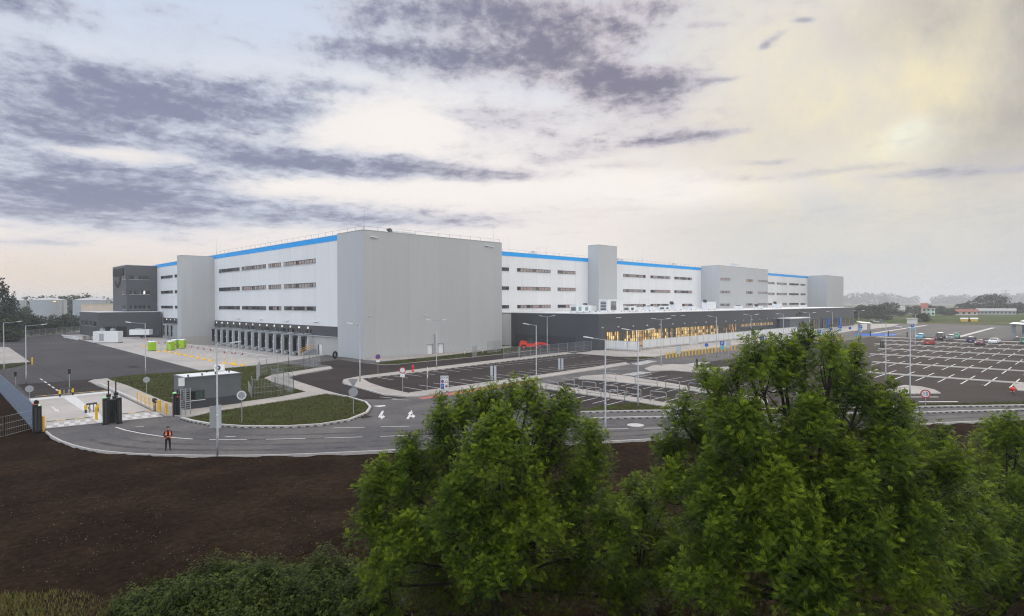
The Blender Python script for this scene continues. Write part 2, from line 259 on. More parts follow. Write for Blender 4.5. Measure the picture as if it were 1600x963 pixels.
# ------------------------------------------------------------------ mesh helpers
class MB:
    def __init__(s): s.v, s.f, s.m, s.ml = [], [], [], []
    def mi(s, mat):
        if mat not in s.ml: s.ml.append(mat)
        return s.ml.index(mat)
    def add(s, vs, fs, mat):
        o = len(s.v); s.v += [tuple(v) for v in vs]; k = s.mi(mat)
        for f in fs: s.f.append([i+o for i in f]); s.m.append(k)
        return s
    def box(s, x0, x1, y0, y1, z0, z1, mat):
        return s.add([(x0, y0, z0), (x1, y0, z0), (x1, y1, z0), (x0, y1, z0), (x0, y0, z1), (x1, y0, z1), (x1, y1, z1), (x0, y1, z1)],
                     [(3, 2, 1, 0), (4, 5, 6, 7), (0, 1, 5, 4), (1, 2, 6, 5), (2, 3, 7, 6), (3, 0, 4, 7)], mat)
    def bar(s, a, b, w, h, mat):                                # a box along a line
        a, b = Vector(a), Vector(b); d = (b-a).normalized(); up = Vector((0, 0, 1)) if abs(d.z) < .9 else Vector((1, 0, 0))
        x = d.cross(up).normalized()*(w/2); y = x.cross(d).normalized()*(h/2)
        return s.add([a-x-y, a+x-y, a+x+y, a-x+y, b-x-y, b+x-y, b+x+y, b-x+y], [(0, 1, 2, 3), (7, 6, 5, 4), (4, 5, 1, 0), (5, 6, 2, 1), (6, 7, 3, 2), (7, 4, 0, 3)], mat)
    def tube(s, pts, r, mat, n=8, cap=True):
        pts = [Vector(p) for p in pts]; rs = r if isinstance(r, (list, tuple)) else [r]*len(pts); o = len(s.v); k = s.mi(mat); ref = None
        for i, p in enumerate(pts):
            d = ((pts[min(i+1, len(pts)-1)]-pts[max(i-1, 0)])).normalized()
            if ref is None: ref = Vector((0, 0, 1)) if abs(d.z) < .9 else Vector((1, 0, 0))
            x = d.cross(ref).normalized(); y = x.cross(d).normalized(); ref = y if abs(d.z) < .999 else ref
            for j in range(n):
                t = 2*PI*j/n; s.v.append(tuple(p + (x*math.cos(t)+y*math.sin(t))*rs[i]))
        for i in range(len(pts)-1):
            for j in range(n): s.f.append([o+i*n+j, o+i*n+(j+1) % n, o+(i+1)*n+(j+1) % n, o+(i+1)*n+j]); s.m.append(k)
        if cap:
            s.f.append([o+j for j in range(n)][::-1]); s.m.append(k); e = o+(len(pts)-1)*n; s.f.append([e+j for j in range(n)]); s.m.append(k)
        return s
    def lathe(s, prof, mat, c=(0, 0, 0), n=20):
        o = len(s.v); k = s.mi(mat)
        for (r, z) in prof:
            for j in range(n): t = 2*PI*j/n; s.v.append((c[0]+r*math.cos(t), c[1]+r*math.sin(t), c[2]+z))
        for i in range(len(prof)-1):
            for j in range(n): s.f.append([o+i*n+j, o+i*n+(j+1) % n, o+(i+1)*n+(j+1) % n, o+(i+1)*n+j]); s.m.append(k)
        s.f.append([o+j for j in range(n)][::-1]); s.m.append(k); e = o+(len(prof)-1)*n; s.f.append([e+j for j in range(n)]); s.m.append(k)
        return s
    def flat(s, poly, z, mat):
        p = [Vector((q[0], q[1], 0)) for q in poly]; tr = tessellate_polygon([p]); o = len(s.v); k = s.mi(mat); s.v += [(q.x, q.y, z) for q in p]
        for t in tr:
            a, b, c = (p[i] for i in t); t = t if (b-a).cross(c-a).z > 0 else t[::-1]
            s.f.append([o+i for i in t]); s.m.append(k)
        return s
    def prism(s, poly, z0, z1, mat, side=None):
        s.flat(poly, z1, mat); n = len(poly); o = len(s.v); k = s.mi(side or mat)
        ar = sum(poly[i][0]*poly[(i+1) % n][1]-poly[(i+1) % n][0]*poly[i][1] for i in range(n))
        s.v += [(q[0], q[1], z0) for q in poly]+[(q[0], q[1], z1) for q in poly]
        for i in range(n):
            j = (i+1) % n; f = [o+i, o+j, o+n+j, o+n+i]; s.f.append(f if ar > 0 else f[::-1]); s.m.append(k)
        return s
    def ribbon(s, pts, w, z0, z1, mat, shift=0.):              # a low strip along a line on the ground
        P = [Vector((p[0], p[1], 0)) for p in pts]; ls, rs = [], []
        for i, p in enumerate(P):
            d = (P[min(i+1, len(P)-1)]-P[max(i-1, 0)]).normalized(); q = Vector((-d.y, d.x, 0))
            ls.append(p+q*(w/2+shift)); rs.append(p+q*(-w/2+shift))
        return s.prism(ls+rs[::-1], z0, z1, mat)
    def build(s, name, parent=None, off=None, smooth=False):
        me = bpy.data.meshes.new(name); vs = s.v
        if off is not None: vs = [(v[0]-off[0], v[1]-off[1], v[2]-off[2]) for v in vs]
        me.from_pydata(vs, [], s.f)
        for m in s.ml: me.materials.append(MATS[m])
        me.polygons.foreach_set('material_index', s.m)
        if smooth: me.polygons.foreach_set('use_smooth', [True]*len(s.f))
        me.update(); o = bpy.data.objects.new(name, me); COL.objects.link(o)
        if parent: o.parent = parent
        return o
def tag(o, label, cat, group=None):
    o['label'] = label; o['category'] = cat
    if group: o['group'] = group
    return o
def thing(name, label, cat, loc=(0, 0, 0), rz=0., group=None):
    o = bpy.data.objects.new(name, None); COL.objects.link(o); o.empty_display_size = .3; o.location = loc; o.rotation_euler = (0, 0, rz); return tag(o, label, cat, group)
def struct(mb, name):
    o = mb.build(name); o['kind'] = 'structure'; return o
def dup(root, loc, rz, label, group=None, sc=None):
    def cp(o, par):
        c = o.copy(); COL.objects.link(c)
        if par: c.parent = par
        for ch in list(KIDS.get(o.name, [])): cp(ch, c)
        return c
    KIDS = {}
    def scan(o):
        KIDS[o.name] = list(o.children)
        for ch in o.children: scan(ch)
    scan(root); r = cp(root, None); r.location = loc; r.rotation_euler = (0, 0, rz); r['label'] = label
    if sc: r.scale = (sc, sc, sc)
    if group: r['group'] = group
    return r
ORD = 'first second third fourth fifth sixth seventh eighth ninth tenth eleventh twelfth thirteenth fourteenth fifteenth sixteenth seventeenth eighteenth nineteenth twentieth'.split()
ORD += ['twenty-'+w for w in ORD[:9]]+['thirtieth']+['thirty-'+w for w in ORD[:9]]
def text_mesh(txt, size, mat, name, parent, M):
    cu = bpy.data.curves.new(name, 'FONT'); cu.body = txt; cu.size = size; cu.align_x = 'CENTER'; cu.align_y = 'CENTER'; cu.extrude = .004
    t = bpy.data.objects.new(name, cu); COL.objects.link(t); dg = bpy.context.evaluated_depsgraph_get(); me = bpy.data.meshes.new_from_object(t.evaluated_get(dg)); bpy.data.objects.remove(t)
    me.transform(M); me.materials.clear(); me.materials.append(MATS[mat]); o = bpy.data.objects.new(name, me); COL.objects.link(o); o.parent = parent; return o
def px(*pts, z=0.): return [G(x, y, z) for x, y in pts]
def inside(poly, x, y):
    r = False; n = len(poly); j = n-1
    for i in range(n):
        xi, yi, xj, yj = poly[i][0], poly[i][1], poly[j][0], poly[j][1]
        if (yi > y) != (yj > y) and x < (xj-xi)*(y-yi)/(yj-yi)+xi: r = not r
        j = i
    return r
#@@PART2
# ------------------------------------------------------------------ ground
OUT = px((72, 674), (80, 681), (95, 689), (115, 696), (140, 702), (170, 706), (210, 709), (260, 711), (340, 712), (410, 711.5), (480, 709.5), (550, 706.5), (620, 703), (780, 697), (946, 690), (1050, 684.5), (1200, 676), (1350, 667), (1500, 659.5), (1600, 655), (1800, 645), (2100, 634))
SITE = OUT+[Vector((200, -90, 0)), Vector((345, -90, 0)), Vector((345, 80, 0)), Vector((103, 90, 0)), Vector((100, 104, 0)), Vector((61.5, 118.5, 0)), Vector((46, 119.5, 0)), Vector((46, 290, 0)), Vector((7.6, 228, 0)), Vector((7.6, 66, 0))]
b = MB()
for (x0, x1, y0, y1) in ((-3000, 46, -3000, 6000), (46, 61.6, -3000, 119.5), (46, 61.6, 300, 6000), (61.6, 6000, -3000, 6000)): b.flat([(x0, y0), (x1, y0), (x1, y1), (x0, y1)], -.35, 'field')
struct(b, 'ground')
struct(MB().flat(SITE, 0, 'asphalt'), 'access_road')
# bare soil sheet between the viewer and the road, with clods
def soil():
    st = .42; D = np.arange(9, 92, st); Lx = np.arange(-84, 92, st); idx = {}; v = []; f = []
    ph = rng.uniform(0, 6.28, (14, 2)); fr = [(rng.uniform(.15, 2.6), rng.uniform(0, 6.28)) for _ in range(14)]
    site = [(p.x, p.y) for p in SITE]
    for i, d in enumerate(D):
        lim = 1.05*d+6
        for j, l in enumerate(Lx):
            if abs(l) > lim: continue
            x, y = (d+l)*.7071, (d-l)*.7071
            h = sum(math.sin((x*math.cos(a)+y*math.sin(a))*k*2+p[0])*.035/(k+.6) for (k, a), p in zip(fr, ph))
            idx[i, j] = len(v); v.append((x, y, -.09+h+random.uniform(-.03, .03)))
    ins = [inside(site, p[0], p[1]) for p in v]
    for (i, j), k in idx.items():
        q = [idx.get((i, j)), idx.get((i, j+1)), idx.get((i+1, j+1)), idx.get((i+1, j))]
        if None in q or all(ins[t] for t in q): continue
        f.append(q[::-1])
    v = [(x, y, min(z, -.04) if not i else -.2) for (x, y, z), i in zip(v, ins)]
    b = MB(); b.add(v, f, 'soil'); o = b.build('bare_soil', smooth=True); o['kind'] = 'structure'
soil()
LOT = px((840, 603), (905, 592.5), (1000, 588), (1060, 574), (1130, 562), (1360, 526.5), (1500, 526.5), (1620, 534), (1800, 545), (2100, 606), (1800, 624), (1600, 630), (1430, 634), (1057, 641.5), (905, 644.5))
SIDE = px((488, 567.5), (530, 562), (565, 567.5), (600, 571), (660, 566), (745, 558), (790, 553.5), (850, 546), (900, 540), (930, 546.5), (860, 553.5), (787, 561.8), (660, 577), (600, 584.5), (566, 588.5), (537, 594), (534, 598.5), (560, 607), (600, 618.5), (640, 622), (600, 624.5), (560, 624), (530, 617), (510, 611.5), (470, 599), (449, 590.5), (470, 586), (516, 578.5), (522, 576), (517, 572))
LOT1 = px((566, 592.5), (672, 580), (735, 572), (797, 564.5), (860, 557), (922, 549.8), (985, 553.5), (1030, 559.5), (978, 567.5), (838, 588.5), (640, 615.8), (602, 607.5), (578, 599.5))
struct(MB().flat([(7.7, 92), (20, 92), (32.9, 106), (35.5, 203), (36.4, 262), (36, 272), (7.7, 228)], .0015, 'yard_asphalt'), 'yard')
struct(MB().flat(LOT, .004, 'dark_asphalt'), 'car_park')
struct(MB().flat(SIDE, .004, 'dark_asphalt').flat(px((28, 601), (145, 592.5), (141, 598), (152, 604), (170, 610.5), (46, 621.5)), .004, 'dark_asphalt'), 'side_road')
struct(MB().flat(LOT1, .004, 'dark_asphalt'), 'visitor_car_park')
b = MB().flat([(33, 105.7), (42.6, 106.6), (55, 113), (61.5, 117.5), (61.5, 119.5), (46, 119.5), (46, 262), (36.5, 262), (35.6, 203)], .004, 'concrete')
b.add([(46, 119.5, .004), (61.6, 119.5, -.95), (61.6, 300, -.95), (46, 300, .004)], [(0, 1, 2, 3)], 'concrete')
b.add([(46, 119.5, .0), (61.6, 119.5, .0), (61.6, 119.5, -.95)], [(0, 2, 1)], 'dock_concrete')
struct(b, 'loading_yard')
struct(MB().flat(px((-60, 528), (0, 543), (13, 543), (47, 566.5), (0, 570), (-80, 575)), .1, 'paving').flat(px((0, 571), (48, 567), (46, 569.5), (0, 578), (-80, 590), (-80, 577)), .06, 'turf_soil'), 'corner_pavement')
GATE = px((71.6, 669.8), (255.5, 651), (172.4, 611.6), (44.7, 623))
struct(MB().flat(GATE, .006, 'concrete'), 'gate_apron')
PAVE = MB()
def pave(poly, z=.12): PAVE.prism(poly, 0, z, 'paving', 'kerb_stone')
pave(px((140, 597), (148, 594.5), (168, 592.5), (175, 596), (200, 604), (256, 628), (300, 640), (380, 629.5), (440, 621), (478, 613.5), (425, 598), (413, 592), (425, 587), (470, 580), (492, 576.5), (516, 573.5), (519, 576.5), (470, 585), (447, 590.5), (470, 599), (510, 611.8), (545, 621.5), (510, 616), (440, 628), (350, 643), (300, 652), (256, 650), (246, 645), (190, 618), (150, 602)))
pave(px((537, 594), (566, 588.5), (600, 584.5), (660, 577), (787, 561.8), (860, 553.5), (928, 546.8), (922, 549.8), (860, 557), (797, 564.5), (735, 572), (672, 580), (566, 592.5), (578, 599.5), (602, 607.5), (640, 615.8), (838, 588.5), (978, 567.5), (984, 570), (838, 592.5), (700, 612.5), (660, 619), (636, 620), (600, 617), (560, 606), (535, 598)))
pave(px((838.7, 601.5), (850, 600), (885, 606), (960, 617), (1057, 633.5), (1140, 648), (1140, 656), (1057, 639), (960, 624), (880, 612.5), (842, 607)))
pave(px((903, 593), (908, 588.8), (950, 586), (975, 588), (1075, 604.5), (1200, 625), (1200, 632), (1075, 610.5), (990, 600.5), (940, 595.5)))
pave(px((1007, 577), (1020, 572), (1050, 570), (1075, 571), (1100, 576), (1140, 574), (1140, 580), (1090, 583), (1050, 579.5), (1015, 580.5)))
pave(px((1413, 603), (1440, 605.5), (1460, 610), (1470, 615.5), (1410, 617), (1380, 612)))
pave(px((1583, 602), (1600, 599.5), (1660, 598), (1660, 616), (1590, 611)))
# strip beside the office screen wall and the long walk to the entrance
pave([(100, 83), (100, 70), (104, 64), (118, 66), (190, 66), (300, 66), (330, 70), (330, 84), (120, 84)])
pave(px((568, 562.5), (690, 552.5), (790, 541.5), (798, 541.3), (800, 543), (745, 550), (660, 559.5), (600, 564.5)), .09)
U_ROWS = [104, 122.3, 140.6, 157.8, 175.5, 193]
VTOP = [26.2+2.5*int(max(0, (u-104)*.22)/2.5) for u in U_ROWS]
for k, u in enumerate(U_ROWS): pave([(u-.6, -46), (u+.6, -46), (u+.6, VTOP[k]+1.3), (u-.6, VTOP[k]+1.3)])
pave([(207, -60), (210, -60), (210, 50), (207, 50)])
for a, c in (((1363, 521.5), (1446, 509)), ((1496, 527.6), (1552, 512.6))):
    p, q = G(*a), G(*c); PAVE.ribbon([p, q], 1.4, 0, .12, 'kerb_stone')
struct(PAVE, 'pavement')
TURF = {}
def turf(name, poly, z=.1):
    TURF[name] = ([(p[0], p[1]) for p in poly], z); struct(MB().prism(poly, -.02, z, 'turf_soil', 'kerb_stone'), name)
turf('guard_house_lawn', px((168, 592.5), (200, 587.5), (233, 585.5), (310, 580.8), (400, 572), (433, 568.8), (470, 571.5), (492, 576.5), (470, 580), (425, 587), (413, 592), (425, 598), (455, 607), (478, 613.5), (440, 621), (380, 629.5), (300, 640), (256, 628), (200, 604), (175, 596)))
turf('junction_lawn', px((290, 656), (330, 646), (440, 629), (510, 617.5), (545, 622.5), (570, 630.5), (577, 638), (572, 646), (545, 657), (500, 664.5), (450, 667.5), (380, 667.5), (330, 664)))
turf('wall_lawn', px((580, 568.3), (620, 563.8), (660, 560), (722, 553.6), (800, 543.5), (840, 541), (835, 547), (790, 553), (745, 557.5), (660, 565.6), (620, 570), (600, 570.5)), .07)
turf('kerb_lawn', px((905, 643.5), (930, 636.5), (994, 630), (1057, 640.5), (1140, 656), (1411, 636), (1411, 633.5), (1600, 628.5), (1900, 618), (1900, 626), (1600, 634), (1411, 637), (1057, 642.5)), .08)
turf('car_park_lawn', px((976, 560), (1000, 557.5), (1025, 559), (1005, 562), (985, 561.5)), .07)
# kerbs; short dark bars paint the shade between stones, long ones are wheel stops
KERB = MB()
def kerb(pts, w=.16, z=.16, teeth=None, side=1, pitch=1.25, smat='dark_grey'):
    KERB.ribbon(pts, w, -.2, z, 'kerb_stone')
    if teeth:
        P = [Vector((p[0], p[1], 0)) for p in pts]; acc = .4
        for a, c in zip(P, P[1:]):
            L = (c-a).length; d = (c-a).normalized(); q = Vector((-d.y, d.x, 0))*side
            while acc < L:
                m = a+d*acc+q*(w/2+.1); h = d*(teeth/2)
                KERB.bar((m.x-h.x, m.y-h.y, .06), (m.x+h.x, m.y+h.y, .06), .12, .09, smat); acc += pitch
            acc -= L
kerb(OUT, .14, .03)
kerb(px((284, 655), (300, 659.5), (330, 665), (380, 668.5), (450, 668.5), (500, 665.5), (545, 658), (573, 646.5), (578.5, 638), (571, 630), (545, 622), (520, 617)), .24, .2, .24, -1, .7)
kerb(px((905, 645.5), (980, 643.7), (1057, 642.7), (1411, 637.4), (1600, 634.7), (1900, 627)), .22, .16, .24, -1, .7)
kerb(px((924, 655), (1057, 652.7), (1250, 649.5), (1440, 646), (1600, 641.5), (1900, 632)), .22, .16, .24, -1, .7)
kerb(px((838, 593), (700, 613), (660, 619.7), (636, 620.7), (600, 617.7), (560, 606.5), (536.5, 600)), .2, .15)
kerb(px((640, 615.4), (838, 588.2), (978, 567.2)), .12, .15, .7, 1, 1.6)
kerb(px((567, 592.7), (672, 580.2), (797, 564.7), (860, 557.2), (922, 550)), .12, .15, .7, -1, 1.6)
kerb(px((157.5, 601.5), (200, 621), (246, 643.5)), .35, .2)
kerb(px((140, 597.5), (148, 595), (168, 593)), .3, .16)
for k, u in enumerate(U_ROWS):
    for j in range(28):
        v = VTOP[k]-1.2-2.5*j; KERB.box(u+.6, u+.72, v-1.6, v-.9, 0, .12, 'dark_grey')
struct(KERB, 'kerb')
# painted markings
PT = MB(); ZP = .012
def line(a, c, w=.15, mat='paint', z=ZP):
    a, c = Vector((a[0], a[1], 0)), Vector((c[0], c[1], 0)); d = (c-a).normalized(); q = Vector((-d.y, d.x, 0))*(w/2)
    PT.add([(*(a-q).xy, z), (*(c-q).xy, z), (*(c+q).xy, z), (*(a+q).xy, z)], [(0, 1, 2, 3)], mat)
def pline(pts, w=.15, mat='paint', z=ZP):
    pts = [Vector((p[0], p[1], 0)) for p in pts]; ls, rs = [], []
    for i, p in enumerate(pts):
        d = (pts[min(i+1, len(pts)-1)]-pts[max(0, i-1)]).normalized(); q = Vector((-d.y, d.x, 0))*(w/2); ls.append(p+q); rs.append(p-q)
    n = len(pts); PT.add([(p.x, p.y, z) for p in ls+rs], [(i+n, i+1+n, i+1, i) for i in range(n-1)], mat)
pline(px((180.7, 667.7), (196, 672.5), (218, 677), (249, 681.8), (275, 684.4), (301, 686.4)), .16)
for a, c in (((327, 687.2), (386, 687)), ((416, 686.7), (477, 685.6)), ((507, 684.8), (566, 683)), ((594, 682.3), (640, 680.5)), ((520, 669), (570, 668)), ((595, 667.3), (640, 666.3)), ((934, 670.8), (982, 670.3)), ((1006, 669.6), (1060, 668.5)), ((352, 682.7), (368, 682.4)), ((212, 667.5), (225, 666.8)), ((450, 622.8), (470, 621.5)), ((594, 620.5), (620, 623)), ((612, 624.5), (640, 625.5)), ((724, 616.8), (745, 614.6)), ((895, 591), (927, 586.6)), ((927, 579), (945, 577)), ((953, 578), (966, 577)), ((1410, 620.7), (1466, 620.7)), ((1436, 628.5), (1497, 628.3)), ((1533, 601.4), (1541, 602)), ((1380, 619.5), (1400, 621))): line(G(*a), G(*c), .13)
for i in range(5):
    t = i/4.6; a = (63+t*28, 592+t*19); line(G(*a), G(a[0]+3.6, a[1]+2.5), .2)
for i in range(17): line(G(7+i*6.7, 538.8-i*.19), G(10.6+i*6.7, 538.7-i*.19), .3)
for v0_, v1_, off in ((72, 77.1, 48.15), (60.1, 65.1, 45.0)):
    for k in range(23 if v0_ > 70 else 20):
        u = off+2.62*k if v0_ > 70 else off+2.56*k
        dv = .07*max(0, u-46); line((u, v0_+dv*.9, 0), (u, v1_+dv*.9, 0), .13)
for k in range(13): line((51.9, 46.4-1.72*k, 0), (55.5, 46.7-1.72*k, 0), .12); line((61.8, 48.5-1.72*k, 0), (57.6, 48.2-1.72*k, 0), .12)
for k in range(11): line((65.2, 48.5-1.72*k, 0), (68.4, 48.8-1.72*k, 0), .12); line((74, 48.9-2.5*k, 0), (79, 48.9-2.5*k, 0), .12)
for k, u in enumerate(U_ROWS):
    for j in range(28):
        v = VTOP[k]-2.5*j
        line((u-6.1, v, 0), (u-.6, v, 0), .17); line((u+.6, v, 0), (u+6.1, v, 0), .17)
line((212, 50, 0), (240, 50, 0), .2)
for a, c in (((1410, 620.7), (1466, 620.7)), ((1436, 628.2), (1497, 628))): line(G(*a), G(*c), .34, 'paint', .016)
# zebra crossings
def zebra(p0, p1, p2, n):
    a, c, e = (Vector(G(*p)) for p in (p0, p1, p2)); 
    for i in range(n):
        t0, t1 = i/n, (i+.55)/n; A, B = a+(c-a)*t0, a+(c-a)*t1; D = e-a
        PT.add([(*q.xy, ZP) for q in (A, B, B+D, A+D)], [(0, 1, 2, 3)], 'paint')
zebra((972, 585.5), (1000, 580.5), (992, 587), 6); zebra((986, 569), (1012, 563), (1003, 570.5), 6); zebra((1065, 570), (1095, 565.5), (1083, 571.5), 6)
# lane arrows
z6 = lambda *p: [(lambda g: (g.x, g.y))(G(520+x/4.815, 520+y/4.815)) for x, y in p]
for poly in (z6((370, 588), (386, 590), (368, 626), (380, 627), (376, 616), (393, 634), (360, 656), (364, 643), (340, 636)), z6((553, 650), (575, 612), (563, 611), (594, 584), (602, 608), (591, 611), (585, 622), (598, 624), (599, 612), (622, 629), (603, 646), (600, 636), (580, 634), (572, 650)), z6((300, 552), (390, 545), (400, 553), (350, 560))): PT.flat(poly, ZP, 'paint')
# gate apron: crossing blocks, hatched median, yellow and black strips, arrow
z2 = lambda *p: [(lambda g: (g.x, g.y))(G(x/4.815, 540+y/4.815)) for x, y in p]
for i in range(11):
    if i in (4, 5): continue
    t0, t1 = i/11, (i+.52)/11; A, B, C, D = z2((345, 622), (1230, 533), (1175, 500), (365, 590))
    l = lambda p, q, t: (p[0]+(q[0]-p[0])*t, p[1]+(q[1]-p[1])*t)
    h = .5 if i % 2 else 0.
    for (s0, s1, dt) in ((0., .5, 0.), (.5, 1., .5/11)):
        P = lambda t, s: l(l(A, B, t), l(D, C, t), s)
        PT.flat([P(t0+dt, s0), P(min(1, t1+dt), s0), P(min(1, t1+dt), s1), P(t0+dt, s1)], ZP, 'paint')
PT.flat(z2((225, 402), (830, 343), (835, 355), (235, 416)), ZP, 'paint')
PT.flat(z2((470, 390), (570, 383), (690, 485), (622, 490)), ZP, 'paint'); PT.flat(z2((640, 508), (735, 500), (800, 575), (735, 582)), ZP, 'paint')
PT.flat(z2((380, 460), (402, 462), (424, 482), (440, 480), (445, 502), (405, 490), (414, 486)), ZP, 'paint')
PT.flat(z2((650, 440), (740, 430), (745, 480), (670, 490)), ZP, 'paint')
for i in range(12):
    a, c = Vector(z2((350, 575))[0]), Vector(z2((1150, 492))[0]); p, q = a+(c-a)*(i/12), a+(c-a)*((i+.96)/12)
    if i not in (5,): line(p, q, .3, 'paint_yellow' if i % 2 else 'dark_grey', .03)
    a, c = Vector(z2((265, 384))[0]), Vector(z2((800, 340))[0]); p, q = a+(c-a)*(i/12), a+(c-a)*((i+.96)/12); line(p, q, .35, 'paint_yellow' if i % 2 else 'concrete', .03)
PT.flat([(p.x, p.y) for p in px((653, 622.2), (700, 614.2), (838, 594), (838, 597), (700, 618.5), (660, 624))], .008, 'paint_red')
PT.flat([(p.x, p.y) for p in px((1336, 521.3), (1398, 521.3), (1400, 525), (1336, 525))], .01, 'paint_blue')
struct(PT, 'road_marking')
# worn wheel tracks, construction joints and repair patches in the asphalt
PT = MB()
def offs(pts, d):
    r = []
    for i, p in enumerate(pts):
        t = (pts[min(i+1, len(pts)-1)]-pts[max(0, i-1)]).normalized(); r.append(p+Vector((-t.y, t.x, 0))*d)
    return r
for d, w in ((1.5, .5), (3.2, .5), (5.0, .55), (6.7, .5)): pline(offs(OUT, d)[2:], w, 'tyre_track', .003)
for u in (15.2, 23.4, 31.0): line((u, 84, 0), (u+.6, 222, 0), .09, 'seam_dark', .003)
for v in (104, 128, 152, 178, 203): line((9, v, 0), (33, v+.4, 0), .08, 'seam_dark', .003)
for (x, y, a, c) in ((17, 96, 3, 1.4), (26, 118, 1.6, 4.5), (13, 140, 2.2, 2.2), (24, 57, 2.2, 1.1), (30, 50, 1.2, 2.4), (38, 43, 3.5, 1.2)): PT.flat([(x, y), (x+a, y+.2), (x+a, y+c), (x, y+c-.2)], .0035, 'dark_asphalt')
pline(px((700, 601), (800, 587), (900, 573), (985, 561)), .06, 'seam_dark', .007); pline(px((640, 594), (700, 585.5), (800, 572), (925, 556)), .06, 'seam_dark', .007)
struct(PT, 'road_wear')
# manholes and patches on the road
b = MB(); c = G(993, 664.5); b.lathe([(.001, .014), (.75, .014), (.75, .006)], 'kerb_stone', (c.x, c.y, 0), 24)
for q in ((700, 640), (420, 690), (300, 668), (250, 600)): c = G(*q); b.lathe([(.35, .006), (.35, .013)], 'dark_grey', (c.x, c.y, 0), 16)
struct(b, 'manhole_cover')

# grass on the lawns and dry tufts in the corner, stones on the soil
def blades(name, poly, n, zb, hmin, hmax, mat):
    xs = [p[0] for p in poly]; ys = [p[1] for p in poly]; V, F, T = [], [], []
    cnt = 0
    while cnt < n:
        x, y = random.uniform(min(xs), max(xs)), random.uniform(min(ys), max(ys))
        if not inside(poly, x, y): continue
        if math.sin(x*.9+math.sin(y*.7)*2)+math.sin(y*1.1+x*.3) < random.uniform(-2.2, .6): cnt += .4; continue
        cnt += 1; t = random.random()
        for k in range(4):
            a = random.uniform(0, 2*PI); h = random.uniform(hmin, hmax); w = h*.28; r = random.uniform(.1, .8)*h; o = len(V); bx, by = x+random.uniform(-.1, .1), y+random.uniform(-.1, .1)
            ca, sa = math.cos(a), math.sin(a); V += [(bx-sa*w/2, by+ca*w/2, zb), (bx+sa*w/2, by-ca*w/2, zb), (bx+ca*r, by+sa*r, zb+h)]; F.append((o, o+1, o+2)); T += [t]*3
    me = bpy.data.meshes.new(name); me.from_pydata(V, [], F); at = me.attributes.new('tint', 'FLOAT', 'POINT'); at.data.foreach_set('value', T); me.materials.append(MATS[mat]); me.update()
    o = bpy.data.objects.new(name, me); COL.objects.link(o); o['kind'] = 'stuff'; return o
for nm, n in (('guard_house_lawn', 15000), ('junction_lawn', 10000), ('wall_lawn', 2500), ('kerb_lawn', 5000), ('car_park_lawn', 300)):
    g_ = blades('grass', TURF[nm][0], n, TURF[nm][1], .06, .17, 'grass_blade')
    tag(g_, {'guard_house_lawn': 'short green grass around the grey guard house', 'junction_lawn': 'patchy brown green grass on the oval island by the road', 'wall_lawn': 'thin grass strip along the foot of the grey hall wall', 'kerb_lawn': 'green grass wedge behind the dark toothed kerb of the main road', 'car_park_lawn': 'small grass patch at the corner of the visitor car park'}[nm], 'grass')
corner = [(p.x, p.y) for p in px((-120, 930), (120, 922), (215, 950), (180, 1050), (-150, 1100))]
g_ = blades('grass', corner, 4500, -.16, .06, .26, 'grass_dry'); tag(g_, 'yellowish grass patch on the soil at the lower left corner', 'grass')
def stones():
    V, F = [], []
    for _ in range(3000):
        d = random.choice((random.gauss(27, 2.2), random.uniform(21, 46), random.gauss(30, 3))); x = random.uniform(-60, 1700); p = CF(x, d)
        if inside([(q.x, q.y) for q in SITE], p.x, p.y): continue
        s = random.uniform(.010, .028)*(1.7 if random.random() < .05 else 1); o = len(V); z = -.07
        for q in ((1, 0, 0), (-.6, .8, 0), (-.5, -.9, 0), (.1, .1, 1.), (0, 0, -.8)): V.append((p.x+q[0]*s*random.uniform(.7, 1.4), p.y+q[1]*s*random.uniform(.7, 1.4), z+q[2]*s))
        F += [(o, o+1, o+3), (o+1, o+2, o+3), (o+2, o, o+3), (o+1, o, o+4), (o+2, o+1, o+4), (o, o+2, o+4)]
    b = MB(); b.add(V, F, 'stone'); o = b.build('gravel'); o['kind'] = 'stuff'; tag(o, 'small pale stones scattered over the dark bare soil', 'stones')
stones()
#@@PART3
# ------------------------------------------------------------------ the warehouse
def wbox(b, ax, c, a0, a1, d0, d1, z0, z1, mat):           # a box on a wall: a along it, d outwards from it
    if ax == 0: b.box(c-d1, c-d0, a0, a1, z0, z1, mat)
    else: b.box(a0, a1, c-d1, c-d0, z0, z1, mat)
def window(root, off, ax, c, a0, a1, z0, z1, n, pal, label=None, frame='frame_dark', name='window'):
    b = MB(); fw = .09
    wbox(b, ax, c, a0, a1, 0, .1, z0, z0+fw, frame); wbox(b, ax, c, a0, a1, 0, .1, z1-fw, z1, frame); wbox(b, ax, c, a0-.05, a1+.05, 0, .16, z0-.07, z0-.002, 'coping')
    st = (a1-a0)/n
    for i in range(n+1): a = a0+i*st; wbox(b, ax, c, a-fw/2 if 0 < i else a, a+fw/2 if i < n else a, 0, .1, z0+fw, z1-fw, frame)
    for i in range(n):
        lo, hi = a0+i*st+fw/2, a0+(i+1)*st-fw/2; wbox(b, ax, c, lo, hi, 0, .035+random.uniform(0, .004), z0+fw, z1-fw, pal[i] if isinstance(pal, list) and len(pal) == n else random.choice(pal))
    o = b.build(name, root, off)
    if label: o['label'] = label
    return o
U0, V1 = 61.6, 117.8
wo = Vector((120, 130, 0))
wh = thing('warehouse', 'vast white four storey warehouse with blue roof band and grey corner blocks', 'warehouse', wo)
def part(b, name, label=None, smooth=False):
    o = b.build(name, wh, wo, smooth)
    if label: o['label'] = label
    return o
b = MB(); b.box(U0, 99.0, 112.4, 300, -1.2, 25, 'white_panel'); b.box(99.0, 350.4, V1, 300, -.3, 25, 'white_panel'); part(b, 'wall')
